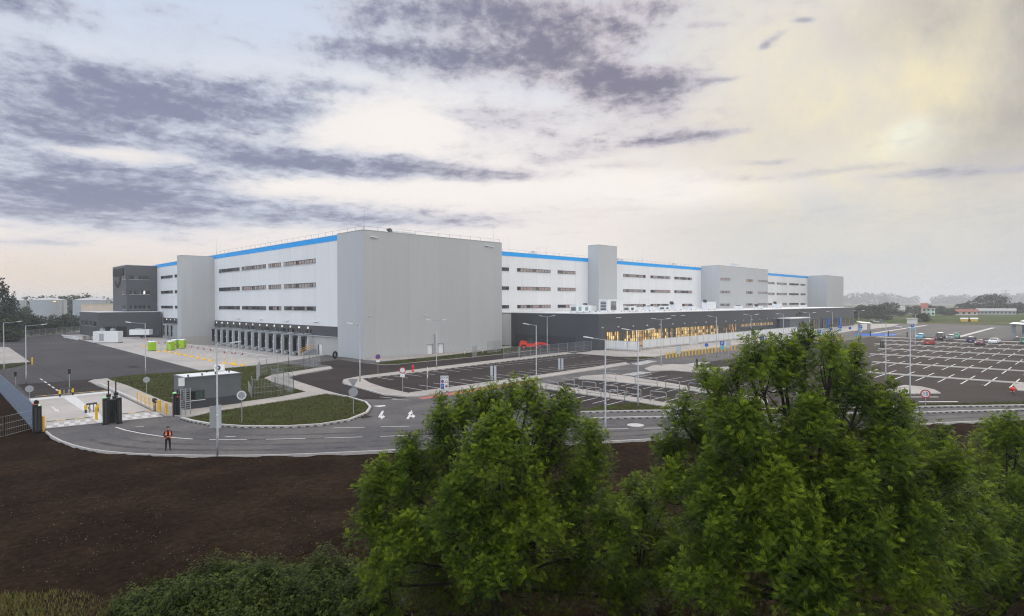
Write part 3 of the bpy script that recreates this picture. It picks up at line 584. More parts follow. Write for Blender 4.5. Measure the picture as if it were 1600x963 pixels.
b = MB(); b.box(U0+.3, 98.7, 112.7, 299, 25.002, 25.02, 'roof_sheet'); b.box(99.3, 350, V1+.3, 299, 25.002, 25.02, 'roof_sheet'); part(b, 'roof')
b = MB()
for (x0, x1, y0, y1) in ((U0-.06, U0+.25, 112.42, 300), (99.12, 350.4, V1-.06, V1+.25)): b.box(x0, x1, y0, y1, 23.95, 25.05, 'blue_band'); b.box(x0-.04, x1+.04, y0-.04 if y0 > 113 else y0, y1, 25.052, 25.16, 'coping')
part(b, 'roof_band', 'bright blue band along the roof edge')
gb = MB(); gb.box(U0-.05, 99.1, 102.4, 112.39, -.3, 25.2, 'grey_panel'); gb.box(U0-.1, 99.15, 102.35, 112.44, 25.2, 25.32, 'sign_back')
part(gb, 'corner_block', 'big windowless grey block at the near corner')
for (x0, x1, y0, y1, z0, z1, w) in ((152.4, 162.3, 113.5, V1-.02, 8, 29.1, ''), (52.75, U0-.01, 184, 187.5, -1.4, 24.55, ''), (350.5, 379.6, 108.0, 150, 0, 25.2, ''), (227.7, 276.1, 110.0, V1-.01, 0, 25.6, '')):
    t = MB(); t.box(x0, x1, y0, y1, z0, z1, 'grey_panel'); t.box(x0-.05, x1+.05, y0-.05, y1, z1, z1+.12, 'sign_back'); part(t, 'stair_tower')
t = MB(); t.box(52.68, U0-.02, 183.93, 187.55, -1.5, 1.7, 'dock_concrete'); part(t, 'tower_plinth')
ROWS = ((9.36, 10.3), (14.5, 15.5), (19.75, 20.72))
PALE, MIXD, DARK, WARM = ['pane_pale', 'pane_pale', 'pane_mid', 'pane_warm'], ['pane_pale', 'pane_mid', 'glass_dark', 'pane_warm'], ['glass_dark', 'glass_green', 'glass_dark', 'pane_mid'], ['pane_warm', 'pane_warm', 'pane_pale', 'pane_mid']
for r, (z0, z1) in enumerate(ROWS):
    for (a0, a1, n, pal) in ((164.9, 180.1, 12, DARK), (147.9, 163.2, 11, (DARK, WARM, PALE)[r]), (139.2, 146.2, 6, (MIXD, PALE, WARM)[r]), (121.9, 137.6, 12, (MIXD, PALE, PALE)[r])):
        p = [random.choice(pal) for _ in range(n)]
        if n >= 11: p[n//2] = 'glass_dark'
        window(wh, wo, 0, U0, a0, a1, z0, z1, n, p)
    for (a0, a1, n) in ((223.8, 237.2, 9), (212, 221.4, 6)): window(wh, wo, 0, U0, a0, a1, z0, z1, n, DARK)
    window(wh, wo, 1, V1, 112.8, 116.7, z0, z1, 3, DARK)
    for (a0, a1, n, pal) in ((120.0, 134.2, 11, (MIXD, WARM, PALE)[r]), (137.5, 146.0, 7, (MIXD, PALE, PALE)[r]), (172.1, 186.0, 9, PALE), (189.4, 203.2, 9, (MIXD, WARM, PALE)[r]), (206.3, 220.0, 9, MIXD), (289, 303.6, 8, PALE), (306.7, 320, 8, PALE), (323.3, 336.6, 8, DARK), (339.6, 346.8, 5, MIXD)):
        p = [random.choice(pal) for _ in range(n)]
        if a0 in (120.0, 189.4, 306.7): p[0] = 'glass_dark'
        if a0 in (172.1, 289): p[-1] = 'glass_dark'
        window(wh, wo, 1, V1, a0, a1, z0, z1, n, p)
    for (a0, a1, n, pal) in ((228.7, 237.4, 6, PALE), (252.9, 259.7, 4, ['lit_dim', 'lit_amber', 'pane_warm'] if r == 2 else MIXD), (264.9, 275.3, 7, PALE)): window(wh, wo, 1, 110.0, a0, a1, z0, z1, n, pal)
# docks
t = MB(); wbox(t, 0, U0, 112.45, 183.9, 0, .05, -1.2, 3.98, 'dock_concrete'); wbox(t, 0, U0, 187.6, 232, 0, .05, -1.2, 3.98, 'dock_concrete'); part(t, 'dock_plinth', 'pale concrete wall below the dark dock band')
t = MB(); wbox(t, 0, U0, 112.45, 183.9, 0, .08, 4.0, 6.1, 'band_dark'); wbox(t, 0, U0, 187.6, 235, 0, .08, 4.0, 6.1, 'band_dark'); wbox(t, 0, U0, 112.45, 183.9, 0, .5, 3.9, 3.998, 'fin_grey'); part(t, 'dock_band')
BV = [123.3+4.36*k for k in range(14)]+[219.5, 223.9, 228.3]
for i, v in enumerate(BV):
    window(wh, wo, 0, U0-.08, v+.3, v+3.6, 4.25, 5.2, 4, DARK+['pane_mid', 'pane_mid'], name='dock_window')
    t = MB(); wbox(t, 0, U0-.05, v+.35, v+4.0, 0, .75, 3.05, 3.6, 'dock_black'); wbox(t, 0, U0-.05, v+.35, v+.75, 0, .72, -.25, 3.05, 'dock_black'); wbox(t, 0, U0-.05, v+3.6, v+4.0, 0, .72, -.25, 3.05, 'dock_black'); part(t, 'dock_shelter')
    t = MB(); wbox(t, 0, U0-.05, v+.75, v+3.6, 0, .06, .15, 3.05, 'dock_door')
    for k in range(5): wbox(t, 0, U0-.05, v+.75, v+3.6, .06, .08, .55+k*.5, .58+k*.5, 'dock_black')
    part(t, 'dock_door')
    t = MB(); wbox(t, 0, U0-.05, v+.8, v+3.5, 0, .8, -.15, .12, 'steel'); wbox(t, 0, U0-.05, v+.6, v+.95, 0, .85, -.65, -.15, 'white_metal'); wbox(t, 0, U0-.05, v+3.4, v+3.75, 0, .85, -.65, -.15, 'white_metal'); wbox(t, 0, U0-.05, v+1.0, v+3.3, .1, .2, -.75, -.2, 'dock_black'); part(t, 'dock_leveller')
    t = MB(); wbox(t, 0, U0-.05, v-.2, v+.22, 0, 1.25, -1.1, 3.75, 'fin_grey'); part(t, 'dock_fin')
    t = MB(); wbox(t, 0, U0-1.3, v-.1, v+.12, 0, .14, 1.75, 2.05, 'white_metal'); part(t, 'traffic_light')
    t = MB(); wbox(t, 0, U0-.08, v+1.9, v+2.2, 0, .2, 5.35, 5.8, 'lamp_white'); part(t, 'dock_light')
t = MB(); wbox(t, 0, U0-.05, 119.2, 120.3, 0, .06, 0, 2.1, 'white_paint'); wbox(t, 0, U0-.05, 120.3, 120.42, 0, .2, 0, 2.1, 'frame_dark'); part(t, 'door')
for u in (77.0, 80.0):
    t = MB(); wbox(t, 1, 102.4, u, u+1.15, 0, .05, 0, 2.15, 'white_metal'); wbox(t, 1, 102.4, u-.1, u+1.25, 0, .35, 2.15, 2.27, 'sign_back'); wbox(t, 1, 102.4, u+1.15, u+1.22, 0, .25, 0, 2.15, 'sign_back'); part(t, 'door')
t = MB(); wbox(t, 1, 102.4, 78.7, 79.1, 0, .1, .2, 4.3, 'sign_back'); part(t, 'downpipe')
for (ax, c, a, z, w) in ((1, 102.4, 63.2, 23.9, 1.6), (1, 102.4, 93.6, 24.2, 1.2), (1, 102.4, 95.3, 24.0, 1.0), (0, U0, 120.5, 6.9, 2.4), (0, U0, 135, 6.9, 2.4), (0, U0, 150, 6.9, 2.4), (0, U0, 165, 6.9, 2.4), (0, U0-.05, 104.5, 6.6, .3), (1, 102.4, 62.8, 8.5, .3), (1, 102.4, 76.2, 8.3, .3)):
    t = MB(); wbox(t, ax, c, a, a+w, 0, .3, z, z+.14, 'white_metal'); wbox(t, ax, c, a+w*.4, a+w*.6, 0, .12, z-.12, z, 'sign_back'); part(t, 'wall_lamp')
# roof rails, lightning rods, small roof gear
t = MB()
def rail(p0, p1, z, h=.75, st=3.0):
    p0, p1 = Vector((*p0, z)), Vector((*p1, z)); L = (p1-p0).length; n = int(L/st); d = (p1-p0)/n
    for i in range(n+1): q = p0+d*i; t.bar(q, q+Vector((0, 0, h)), .045, .045, 'galv')
    t.bar(p0+Vector((0, 0, h)), p1+Vector((0, 0, h)), .04, .04, 'galv')
rail((U0+.4, 102.8), (98.8, 102.8), 25.3); rail((U0+.4, 102.8), (U0+.4, 183), 25.3); rail((99.5, V1+.4), (230, V1+.4), 25.1); rail((277, V1+.4), (350, V1+.4), 25.1); part(t, 'roof_railing')
for (x, y, h) in ((U0+1, 103.5, 5), (U0+.6, 148, 2.6), (U0+.6, 184, 5.2), (112, 119, 7), (118, 119, 5), (133.6, 119, 5), (160, 119, 4), (186, 119, 5), (205, 119, 4)):
    t = MB(); t.tube([(x, y, 25), (x, y, 25+h*.5), (x, y, 25+h)], [.035, .028, .012], 'galv', 5); part(t, 'lightning_rod')

# roof machinery, each a thing of its own
def hvac(x, y, z, lx, ly, h, kind, label, cat='roof unit'):
    r = thing('rooftop_unit', label, cat, (x, y, z), 0, 'units standing on the roofs')
    b = MB(); b.box(-lx/2, lx/2, -ly/2, ly/2, .25, h, 'white_metal'); b.box(-lx/2-.04, lx/2+.04, -ly/2-.04, ly/2+.04, h, h+.07, 'coping')
    for sx in (-1, 1):
        for sy in (-1, 1): b.box(sx*(lx/2-.2)-.08, sx*(lx/2-.2)+.08, sy*(ly/2-.2)-.08, sy*(ly/2-.2)+.08, 0, .25, 'galv')
    n = max(2, int(lx/1.1))
    for i in range(1, n): b.box(-lx/2+lx*i/n-.02, -lx/2+lx*i/n+.02, -ly/2-.015, -ly/2, .3, h-.05, 'sign_back')
    b.build('casing', r)
    if kind in ('grille', 'both'):
        b = MB(); 
        for i in range(8): b.box(-lx*.32, lx*.05, -ly/2-.06, -ly/2-.016, .5+i*(h-.9)/8, .5+(i+.6)*(h-.9)/8, 'teal_paint' if label.startswith('white unit with green') else 'dock_black')
        b.build('grille', r)
        b = MB()
        for i in range(6): b.box(-lx/2-.06, -lx/2-.002, -ly*.3, ly*.3, .5+i*(h-.9)/6, .5+(i+.6)*(h-.9)/6, 'frame_dark')
        b.build('grille', r)
    if kind in ('fan', 'both'):
        for sx in ((-.25, .25) if lx > 2.5 else (0,)):
            b = MB(); b.lathe([(.42, 0), (.42, .22), (.36, .22), (.34, .08), (.05, .08)], 'frame_dark', (lx*sx, 0, h+.07), 16); b.build('fan', r, smooth=False)
    if kind == 'duct':
        b = MB(); b.tube([(lx/2, 0, h*.6), (lx/2+.7, 0, h*.6), (lx/2+1.1, 0, h*.45), (lx/2+1.3, 0, .1)], .32, 'galv', 12); b.build('duct', r)
        b = MB(); b.add([(-lx/2-.8, -.5, h+.5), (-lx/2-.8, .5, h+.5), (-lx/2, .5, h-.2), (-lx/2, -.5, h-.2), (-lx/2-.3, -.5, h+.8), (-lx/2-.3, .5, h+.8), (-lx/2+.3, .5, h+.07), (-lx/2+.3, -.5, h+.07)], [(0, 1, 2, 3), (7, 6, 5, 4), (0, 4, 5, 1), (1, 5, 6, 2), (2, 6, 7, 3), (3, 7, 4, 0)], 'frame_dark'); b.build('cowl', r)
for a in ((118.5, 95, 8.42, 3.0, 2.4, 1.9, 'grille', 'white unit with green louvres nearest the front corner of the dark office roof'), (122.5, 96, 8.42, 3.0, 2.4, 1.8, 'grille', 'white unit with green louvres, second from the front corner of the office roof'), (127.5, 98, 8.42, 3.2, 2.4, 1.6, 'duct', 'low white roof unit with duct left of the big plant box'),
          (131.5, 94, 8.42, 6.6, 3.0, 3.3, 'grille', 'largest white plant box on the dark office roof, below the slim tower'), (139, 93, 8.42, 3.2, 2.2, 1.5, 'both', 'grey white fan unit just right of the largest plant box'), (144, 94, 8.42, 2.4, 2.0, 1.2, 'fan', 'small fan unit between two fan pairs on the office roof'), (149, 93, 8.42, 2.6, 2.0, 1.3, 'fan', 'small fan unit right of centre on the front office roof'),
          (159, 94, 8.42, 3.0, 2.2, 1.4, 'both', 'fan unit left of the tall ducted unit on office roof'), (167, 95, 8.42, 4.0, 2.4, 2.0, 'duct', 'white ducted unit with dark cowl below the middle window rows'), (175, 94, 8.42, 3.0, 2.2, 1.2, 'fan', 'low fan unit right of the ducted unit with dark cowl'), (187, 94, 8.42, 5.0, 2.6, 2.6, 'duct', 'tall white ducted unit with raised dark cowl left of the windowed grey tower'),
          (205, 92, 8.42, 2.6, 2.2, 1.1, 'fan', 'low unit in front of the windowed grey tower foot'), (222, 92, 8.42, 3.2, 2.2, 1.0, 'duct', 'low unit with small cowl under the windowed grey tower'), (240, 92, 8.42, 4.0, 2.4, 1.9, 'duct', 'dark cowled unit at the right half of the windowed grey tower'), (268, 92, 8.42, 3.4, 2.2, 1.0, 'fan', 'far low unit toward the right end of the office roof'),
          (77, 112, 25.2, 5.5, 3, 1.5, 'duct', 'silver ducted unit on top of the big grey corner block'), (94, 110, 25.2, 2.6, 1.6, .8, 'fan', 'small low unit at the right end of the corner block roof'), (131, 122, 25.05, 2.4, 1.6, .9, 'fan', 'small unit on the white hall roof just right of the corner block'), (176, 122, 25.05, 3.0, 1.8, 1.0, 'fan', 'small unit on hall roof right of the slim tower'), (213, 122, 25.05, 2.4, 1.8, .9, 'fan', 'small unit on hall roof left of the windowed grey tower'), (250, 114, 25.75, 5.0, 2.4, 1.3, 'fan', 'long low unit on top of the windowed grey tower')): hvac(*a)

# ------------------------------------------------------------------ the dark office wing
oo = Vector((200, 95, 0)); of = thing('office_wing', 'long low charcoal office wing with lit windows in front of the white hall', 'office building', oo)
VF, UL = 81.5, 109.3
b = MB(); b.box(UL, 302, VF, 109.5, -.2, 8.3, 'dark_panel'); b.build('wall', of, oo)
b = MB(); b.box(UL+.02, 300, 109.51, V1-.02, -.2, 8.1, 'white_panel'); o = b.build('link_wall', of, oo); o['label'] = 'white linking wall behind the charcoal wing'
b = MB(); b.box(UL-.05, 302.05, VF-.05, VF+.35, 8.3, 8.46, 'coping'); b.box(UL-.05, UL+.35, VF+.36, 109.5, 8.3, 8.46, 'coping'); b.box(301.7, 302.05, VF+.36, 109.5, 8.3, 8.46, 'coping'); b.box(UL+.36, 301.68, VF+.36, V1-.05, 8.3, 8.36, 'roof_white'); b.build('roof', of, oo)
nb = 17; st = (180-112.2)/nb
LIT = ['lit_yellow', 'lit_amber', 'lit_yellow', 'lit_yellow', 'lit_dim', 'lit_amber', 'pane_mid']
for i in range(nb):
    a0 = 112.2+i*st; pal = LIT if i < nb-3 else ['glass_green', 'lit_dim', 'lit_amber', 'pane_mid']
    bb = MB(); n = 5; s = (st-.12)/n
    for j in range(n):
        x0 = a0+.06+j*s
        cm = random.choice(pal)
        for (z0, z1) in ((.3, 2.3), (2.3, 3.2), (3.2, 4.15)): bb.box(x0+.05, x0+s-.05, VF-.05, VF-.003, z0+.03, z1-.03, cm if random.random() < .75 else random.choice(pal))
        bb.box(x0-.05, x0+.05, VF-.12, VF-.001, .25, 4.2, 'frame_dark')
    for z in (.28, 2.3, 3.2, 4.17): bb.box(a0, a0+st, VF-.09, VF-.002, z-.035, z+.035, 'frame_dark')
    o = bb.build('window', of, oo)
for i in range(9):
    a0 = 183.1+i*2.9; window(of, oo, 1, VF, a0, a0+2.75, 3.2, 4.1, 4, ['lit_amber', 'lit_amber', 'lit_yellow', 'lit_dim'], 'narrow lit window high on the dark wall')
for i in range(12):
    a0 = 234+i*5.6; window(of, oo, 1, VF, a0, a0+5.4, .2, 4.1 if i < 9 else 3.6, 5, ['glass_green', 'pane_mid', 'glass_dark', 'pane_mid', 'lit_dim'], None)
b = MB(); b.box(212.4, 232, VF-4.5, VF-.02, 5.0, 5.35, 'coping'); b.box(213, 231, VF-4.2, VF-.3, 0, 4.98, 'hut_grey'); b.build('entrance_porch', of, oo)['label'] = 'grey entrance block with white canopy edge'
def smile(parent, off, c, w, ax=0, mat='black_paint', name='smile_logo'):           # an upturned arc with an arrow tip
    b = MB(); n = 14; pts = []
    for i in range(n+1):
        t = -1.05+2.1*i/n; pts.append((math.sin(t)*w/2, -math.cos(t)*w*.42+w*.25, .05+w*.085*math.cos(t*1.2)))
    for (a, z, r), (a2, z2, r2) in zip(pts, pts[1:]):
        P = lambda a, z, d: (c[0]+a, c[1]-d, c[2]+z) if ax else (c[0]-d, c[1]-a, c[2]+z)
        b.add([P(a, z-r, 0), P(a2, z2-r2, 0), P(a2, z2+r2, 0), P(a, z+r, 0), P(a, z-r, .18), P(a2, z2-r2, .18), P(a2, z2+r2, .18), P(a, z+r, .18)], [(4, 5, 6, 7), (3, 2, 6, 7), (0, 4, 5, 1), (0, 3, 7, 4), (1, 5, 6, 2)], mat)
    a, z, r = pts[-1]; P = lambda a, z, d: (c[0]+a, c[1]-d, c[2]+z) if ax else (c[0]-d, c[1]-a, c[2]+z); k = w*.2
    b.add([P(a-k, z+k*.55, 0), P(a+k*.35, z-k*.7, 0), P(a+k*.5, z+k*.9, 0), P(a-k, z+k*.55, .18), P(a+k*.35, z-k*.7, .18), P(a+k*.5, z+k*.9, .18)], [(3, 4, 5), (0, 1, 4, 3), (1, 2, 5, 4), (2, 0, 3, 5)], mat)
    return b.build(name, parent, off)
smile(of, oo, (232.5, VF-.03, 6.2), 5.2, 1)
smile(of, oo, (222.5, VF-4.53, 3.3), 4.6, 1)
for i in range(19):
    t = MB(); x = 110.5+i*6.2; t.box(x, x+.3, VF-.3, VF, 5.1, 5.3, 'white_metal'); t.box(x+.1, x+.2, VF-.16, VF, 5.3, 5.42, 'sign_back'); t.build('wall_lamp', of, oo)
for x in (116, 141, 146): t = MB(); t.box(x, x+1.8, VF-.3, VF, 7.3, 7.42, 'white_metal'); t.build('wall_lamp', of, oo)
t = MB(); wbox(t, 0, UL, 88, 108, 0, .04, .1, 2.9, 'hut_dark'); wbox(t, 0, UL, 97, 97.2, .04, .1, .1, 2.9, 'frame_dark'); t.build('roller_door', of, oo)
t = MB(); t.box(101.5, 102.3, V1-.25, V1-.02, 1.6, 2.1, 'dock_black'); t.box(103.3, 104.1, V1-.25, V1-.02, 1.6, 2.1, 'dock_black'); part(t, 'vent')

# ------------------------------------------------------------------ dark tower and low annex at the far left
to = Vector((56, 250, 0)); dt = thing('office_tower', 'dark grey four storey tower with a black sign panel at the far left', 'office building', to)
b = MB(); b.box(52, U0-.1, 242, 262, -.3, 24.5, 'dark_panel'); b.build('wall', dt, to)
b = MB(); b.box(51.9, U0, 241.9, 262.1, 24.5, 24.68, 'coping'); b.build('roof', dt, to)
for r, (z0, z1) in enumerate(ROWS):
    p = [random.choice(DARK) for _ in range(9)]
    if r == 1: p[6] = 'lamp_white'
    window(dt, to, 1, 242, 52.9, 59.2, z0-.2, z1+.2, 9, p); window(dt, to, 0, 52, 243, 247.5, z0-.2, z1+.2, 3, DARK)
b = MB(); wbox(b, 0, 52, 245.0, 260.5, 0, .3, 20.9, 23.6, 'dock_black'); b.build('sign_panel', dt, to)
smile(dt, to, (51.9, 254, 18.9), 8.0, 0, 'dock_black')
lo = Vector((50, 248, 0)); la = thing('annex', 'low dark grey annex in front of the dark tower at the far left', 'building', lo)
b = MB(); b.box(42.4, 60.8, 235, 241.8, -.5, 8.15, 'dark_panel'); b.box(42.4, 51.8, 241.81, 266, -.5, 8.15, 'dark_panel'); b.build('wall', la, lo)
b = MB(); b.box(42.3, 60.9, 234.9, 241.7, 8.15, 8.3, 'coping'); b.box(42.3, 51.7, 241.75, 266.1, 8.15, 8.3, 'coping'); b.build('roof', la, lo)
for a in (44, 47.5): t = MB(); wbox(t, 1, 235, a, a+3, 0, .05, 0, 3.4, 'dock_black'); wbox(t, 1, 235, a, a+3, .05, .12, 3.3, 3.5, 'frame_dark'); t.build('gate_door', la, lo)
for i in range(4): window(la, lo, 0, 42.4, 237+i*7, 241.2+i*7, 3.5, 5.2, 3, DARK)

# ------------------------------------------------------------------ guard house
GX = (19.4, 25.05, 66.9, 70.3); go = Vector((22.0, 68.9, .1)); gh = thing('guard_house', 'small grey gate house with a pale flat roof beside the entry gate', 'guard house', go)
gx0, gx1, gy0, gy1 = GX
b = MB(); b.box(gx0, gx1, gy0, gy1, 0, 3.3, 'hut_grey'); b.box(gx0-.02, gx1+.02, gy0-.02, gy1+.02, 0, 1.05, 'hut_dark'); b.build('wall', gh, go)
b = MB(); b.box(gx0-.08, gx1+.08, gy0-.08, gy1+.08, 3.3, 3.42, 'hut_grey'); b.box(gx0+.1, gx1-.1, gy0+.1, gy1-.1, 3.42, 3.45, 'roof_white')
for q in ((19.8, 67), (21.2, 67.2), (22.6, 67.4), (24.2, 68.0), (24.5, 69.5), (22.5, 69.8)): b.lathe([(.07, 0), (.07, .16), (.1, .18), (.1, .22)], 'dock_black', (*q, 3.45), 8)
b.build('roof', gh, go)
window(gh, go, 1, gy0-.02, 19.6, 21.3, 1.0, 2.0, 2, ['glass_dark', 'glass_green']); window(gh, go, 0, gx0-.02, 67.5, 70.5, 1.0, 2.0, 2, ['glass_dark'])
b = MB(); wbox(b, 0, gx0-.02, 66.7, 67.0, 0, .5, 2.6, 3.4, 'white_metal'); b.build('meter_box', gh, go)
r = thing('air_conditioner', 'white air conditioner with round fan on the guard house roof', 'air conditioner', (23.9, 70.0, 3.45), -.5)
b = MB(); b.box(-.5, .5, -.18, .18, .06, .72, 'white_metal'); b.box(-.4, -.3, -.16, .16, 0, .06, 'galv'); b.box(.3, .4, -.16, .16, 0, .06, 'galv'); b.build('casing', r)
b = MB(); b.tube([(-.12, -.185, .4), (-.12, -.2, .4)], .26, 'frame_dark', 18); b.tube([(-.12, -.2, .4), (-.12, -.21, .4)], .08, 'white_metal', 10); b.build('fan', r)
#@@PART4
# ------------------------------------------------------------------ street lamps
def lamp_proto(kind, label):
    r = thing('street_lamp', label, 'street lamp', (0, 0, 0), 0, 'tall galvanised lamps along roads and car parks')
    b = MB(); b.tube([(0, 0, -.1), (0, 0, 1.6), (0, 0, 1.62), (0, 0, 8.05)], [.085, .085, .068, .05], 'galv', 10); b.build('pole', r, smooth=True)
    b = MB(); b.box(-.06, .06, -.095, -.08, .55, 1.0, 'sign_back'); b.tube([(0, 0, 2.9), (0, 0, 3.0)], .08, 'white_metal', 10); b.build('access_door', r)
    arms = {'short': ((1, 1.0),), 'long': ((1, 2.2),), 'double': ((1, .95), (-1, .95))}[kind]
    for s, L in arms:
        b = MB(); b.tube([(0, 0, 7.98), (s*L*.5, 0, 8.06), (s*L, 0, 8.16)], .032, 'galv', 8); b.build('arm', r, smooth=True)
        b = MB(); P = [(s*L-.05*s, -.05, 8.13), (s*(L+.15), -.14, 8.17), (s*(L+.6), -.15, 8.24), (s*(L+.75), -.07, 8.26)]
        vs = []
        for (x, y, z) in P: vs += [(x, y, z-.035), (x, -y, z-.035), (x, -y, z+.05), (x, y, z+.05)]
        f = [(0, 1, 2, 3), (15, 14, 13, 12)]
        for i in range(3):
            for j in range(4): f.append((i*4+j, i*4+(j+1) % 4, i*4+4+(j+1) % 4, i*4+4+j))
        b.add(vs, f, 'white_metal'); b.build('lamp_head', r)
    return r
LP = {}
LEFT, RIGHT = rad(135), rad(-45)
LAMPS = [('short', G(340, 712), RIGHT, 'tall grey lamp on the near kerb beside the back of a traffic board'), ('long', G(227.5, 588), LEFT, 'long armed lamp rising in front of the green portable toilets'),
 ('long', G(6.5, 582), RIGHT, 'leftmost lamp, long arm over the corner pavement'), ('long', G(41, 600), RIGHT, 'long armed lamp behind the blue fence by the yellow post'),
 ('short', G(562.5, 598), LEFT, 'single armed lamp at the rounded tip of the visitor car park'), ('double', G(682, 577), RIGHT, 'double armed lamp before the two doors of the grey corner block'),
 ('short', G(838, 604), LEFT, 'single armed lamp standing below the red vehicle'), ('double', G(855, 555), RIGHT, 'double armed lamp at the dark office side wall beside red vehicle'),
 ('short', G(946, 688), LEFT, 'nearest right lamp, single arm, on the soil edge of the main road'), ('double', G(997, 638), RIGHT, 'double armed lamp on the grass wedge behind the tube hoops'),
 ('double', G(1033, 573), RIGHT, 'double armed lamp on the rounded island before the white screen'), ('short', G(1119.5, 558.6), LEFT, 'single armed lamp between the blue parking signs'),
 ('double', G(1173.5, 549), RIGHT, 'double armed lamp before the narrow lit window strip'), ('short', G(1224, 545), LEFT, 'single armed lamp in front of the entrance porch'),
 ('double', G(1265, 538), RIGHT, 'double armed lamp right of the smile emblems'), ('short', G(1300.6, 532), LEFT, 'single armed lamp before the blue entrance columns'),
 ('double', G(1342, 528), RIGHT, 'double armed lamp before the glass shelter at the office end'), ('short', G(1384, 594.6), LEFT, 'lamp left of another in the big car park, beyond the tall tree'), ('short', G(1422, 626), LEFT, 'lamp on the pale island beside the round speed sign'),
 ('short', G(1430, 545), LEFT, 'farthest slim lamp between the parked cars')]
for k, p, rz, lab in LAMPS:
    if k not in LP: LP[k] = lamp_proto(k, lab); LP[k].location = p; LP[k].rotation_euler = (0, 0, rz)
    else: dup(LP[k], p, rz, lab)
lt = thing('yard_light', 'short lit lamp with orange glow in front of the storage tanks', 'street lamp', CF(86, 330, -.3)); b = MB(); b.tube([(0, 0, 0), (0, 0, 12.6)], [.12, .07], 'galv', 8); b.build('pole', lt); b = MB(); b.box(-.5, .5, -.3, .3, 12.6, 12.95, 'lamp_orange'); b.build('lamp_head', lt)
# ------------------------------------------------------------------ signs
def round_plate(b, z, r, front, back='sign_back', ring=None, y=-.06, x=0):
    b.tube([(x, y+.012, z), (x, y, z)], r, back, 24)
    b.tube([(x, y-.001, z), (x, y-.006, z)], r*.99, ring or front, 24)
    if ring: b.tube([(x, y-.007, z), (x, y-.01, z)], r*.74, front, 24)
def sign(base, label, plates, h, rz, cat='road sign', posts=((0, 0),), name='road_sign'):
    r = thing(name, label, cat, base, rz, 'signs beside the roads and car parks')
    for (x, y) in posts: b = MB(); b.tube([(x, y, -.1), (x, y, h)], .035, 'galv', 8); b.build('post', r)
    for f in plates: b = MB(); f(b); o = b.build('plate', r)
    return r
def faceto(p): d = Vector((-p.x, -p.y)); return math.atan2(d.y, d.x)+PI/2       # plates point along local -y
def S(x, yb, yt): p = G(x, yb); return p, ZT(x, yb, yt)
rect = lambda x0, x1, z0, z1, m, y=-.06, back='sign_back': (lambda b: (b.box(x0, x1, y, y+.02, z0, z1, back), b.box(x0+.02, x1-.02, y-.005, y-.001, z0+.02, z1-.02, m)))
p, h = S(590.6, 585.4, 554); 
def nostop(b): round_plate(b, h-.35, .38, 'blue_paint', ring='red_dark'); b.bar((-.2, -.075, h-.15), (.2, -.075, h-.55), .07, .01, 'red_dark'); b.bar((.2, -.078, h-.15), (-.2, -.078, h-.55), .07, .01, 'red_dark')
sign(p, 'round blue and red no stopping sign with white plate below', [nostop, rect(-.32, .32, h-1.2, h-.8, 'white_paint')], h, faceto(p))
p, h2 = S(629, 613.5, 573.5)
sign(p, 'round white sign with red ring and white plate at the car park corner', [lambda b: round_plate(b, h2-.4, .4, 'white_paint', ring='red_dark'), rect(-.3, .3, h2-1.25, h2-.85, 'white_paint')], h2, faceto(p))
p, h3 = S(667.4, 611.4, 573)
sign(p, 'round sign seen edge on, just left of the zone sign', [lambda b: round_plate(b, h3-.45, .4, 'white_paint'), rect(-.3, .3, h3-1.4, h3-.95, 'white_paint')], h3, faceto(p)+rad(78))
p = G(694.6, 619); hz = ZT(694.6, 619, 587); k = DEP(694.6, 619)/FPX; zw = 6.4*k; zb = ZT(694.6, 619, 609.5)
zs = sign(p, 'tall white zone sign with traffic symbols behind the left tree top', [rect(-zw, zw, zb, hz, 'white_paint')], hz, faceto(p), posts=((-zw*.6, 0), (zw*.6, 0)))
hh = hz-zb; T_ = lambda x, z, y=-.068: Matrix.Translation((x, y, z)) @ Matrix.Rotation(PI/2, 4, 'X')
text_mesh('ZÓNA', zw*.66, 'black_paint', 'lettering', zs, T_(0, hz-hh*.14)); text_mesh('P', zw*.8, 'white_paint', 'lettering', zs, T_(-zw*.5, zb+hh*.27, -.08))
b = MB(); round_plate(b, zb+hh*.6, zw*.38, 'blue_paint', ring='red_dark', y=-.072, x=-zw*.5); b.build('symbol', zs)
b = MB(); cx_, cz_, q = zw*.48, zb+hh*.6, zw*.42; b.add([(cx_-q, -.07, cz_-q*.8), (cx_+q, -.07, cz_-q*.8), (cx_, -.07, cz_+q*.9)], [(0, 1, 2)], 'red_dark'); b.add([(cx_-q*.6, -.074, cz_-q*.55), (cx_+q*.6, -.074, cz_-q*.55), (cx_, -.074, cz_+q*.5)], [(0, 1, 2)], 'white_paint'); b.build('symbol', zs)
b = MB(); b.box(-zw*.85, -zw*.12, -.074, -.069, zb+hh*.06, zb+hh*.45, 'blue_paint'); b.build('symbol', zs)
b = MB(); b.box(zw*.12, zw*.85, -.074, -.069, zb+hh*.1, zb+hh*.4, 'reflective'); b.box(zw*.2, zw*.75, -.078, -.075, zb+hh*.2, zb+hh*.32, 'red_dark'); b.build('symbol', zs)
for (x, yb, yt, lab) in ((771, 597, 571.5, 'pair of narrow upright boards seen edge on in the visitor car park'), (876.3, 578, 560, 'narrow upright board far right in the visitor car park')):
    p, h4 = S(x, yb, yt); sign(p, lab, [lambda b, h4=h4: (b.box(-.42, -.08, -.08, -.03, h4-2.0, h4, 'sign_back'), b.box(-.40, -.1, -.085, -.081, h4-1.96, h4-.04, 'fin_grey')), lambda b, h4=h4: (b.box(.08, .42, -.08, -.03, h4-2.0, h4, 'sign_back'), b.box(.1, .4, -.085, -.081, h4-1.96, h4-.04, 'fin_grey'))], h4, faceto(p), posts=((-.25, 0), (.25, 0)))
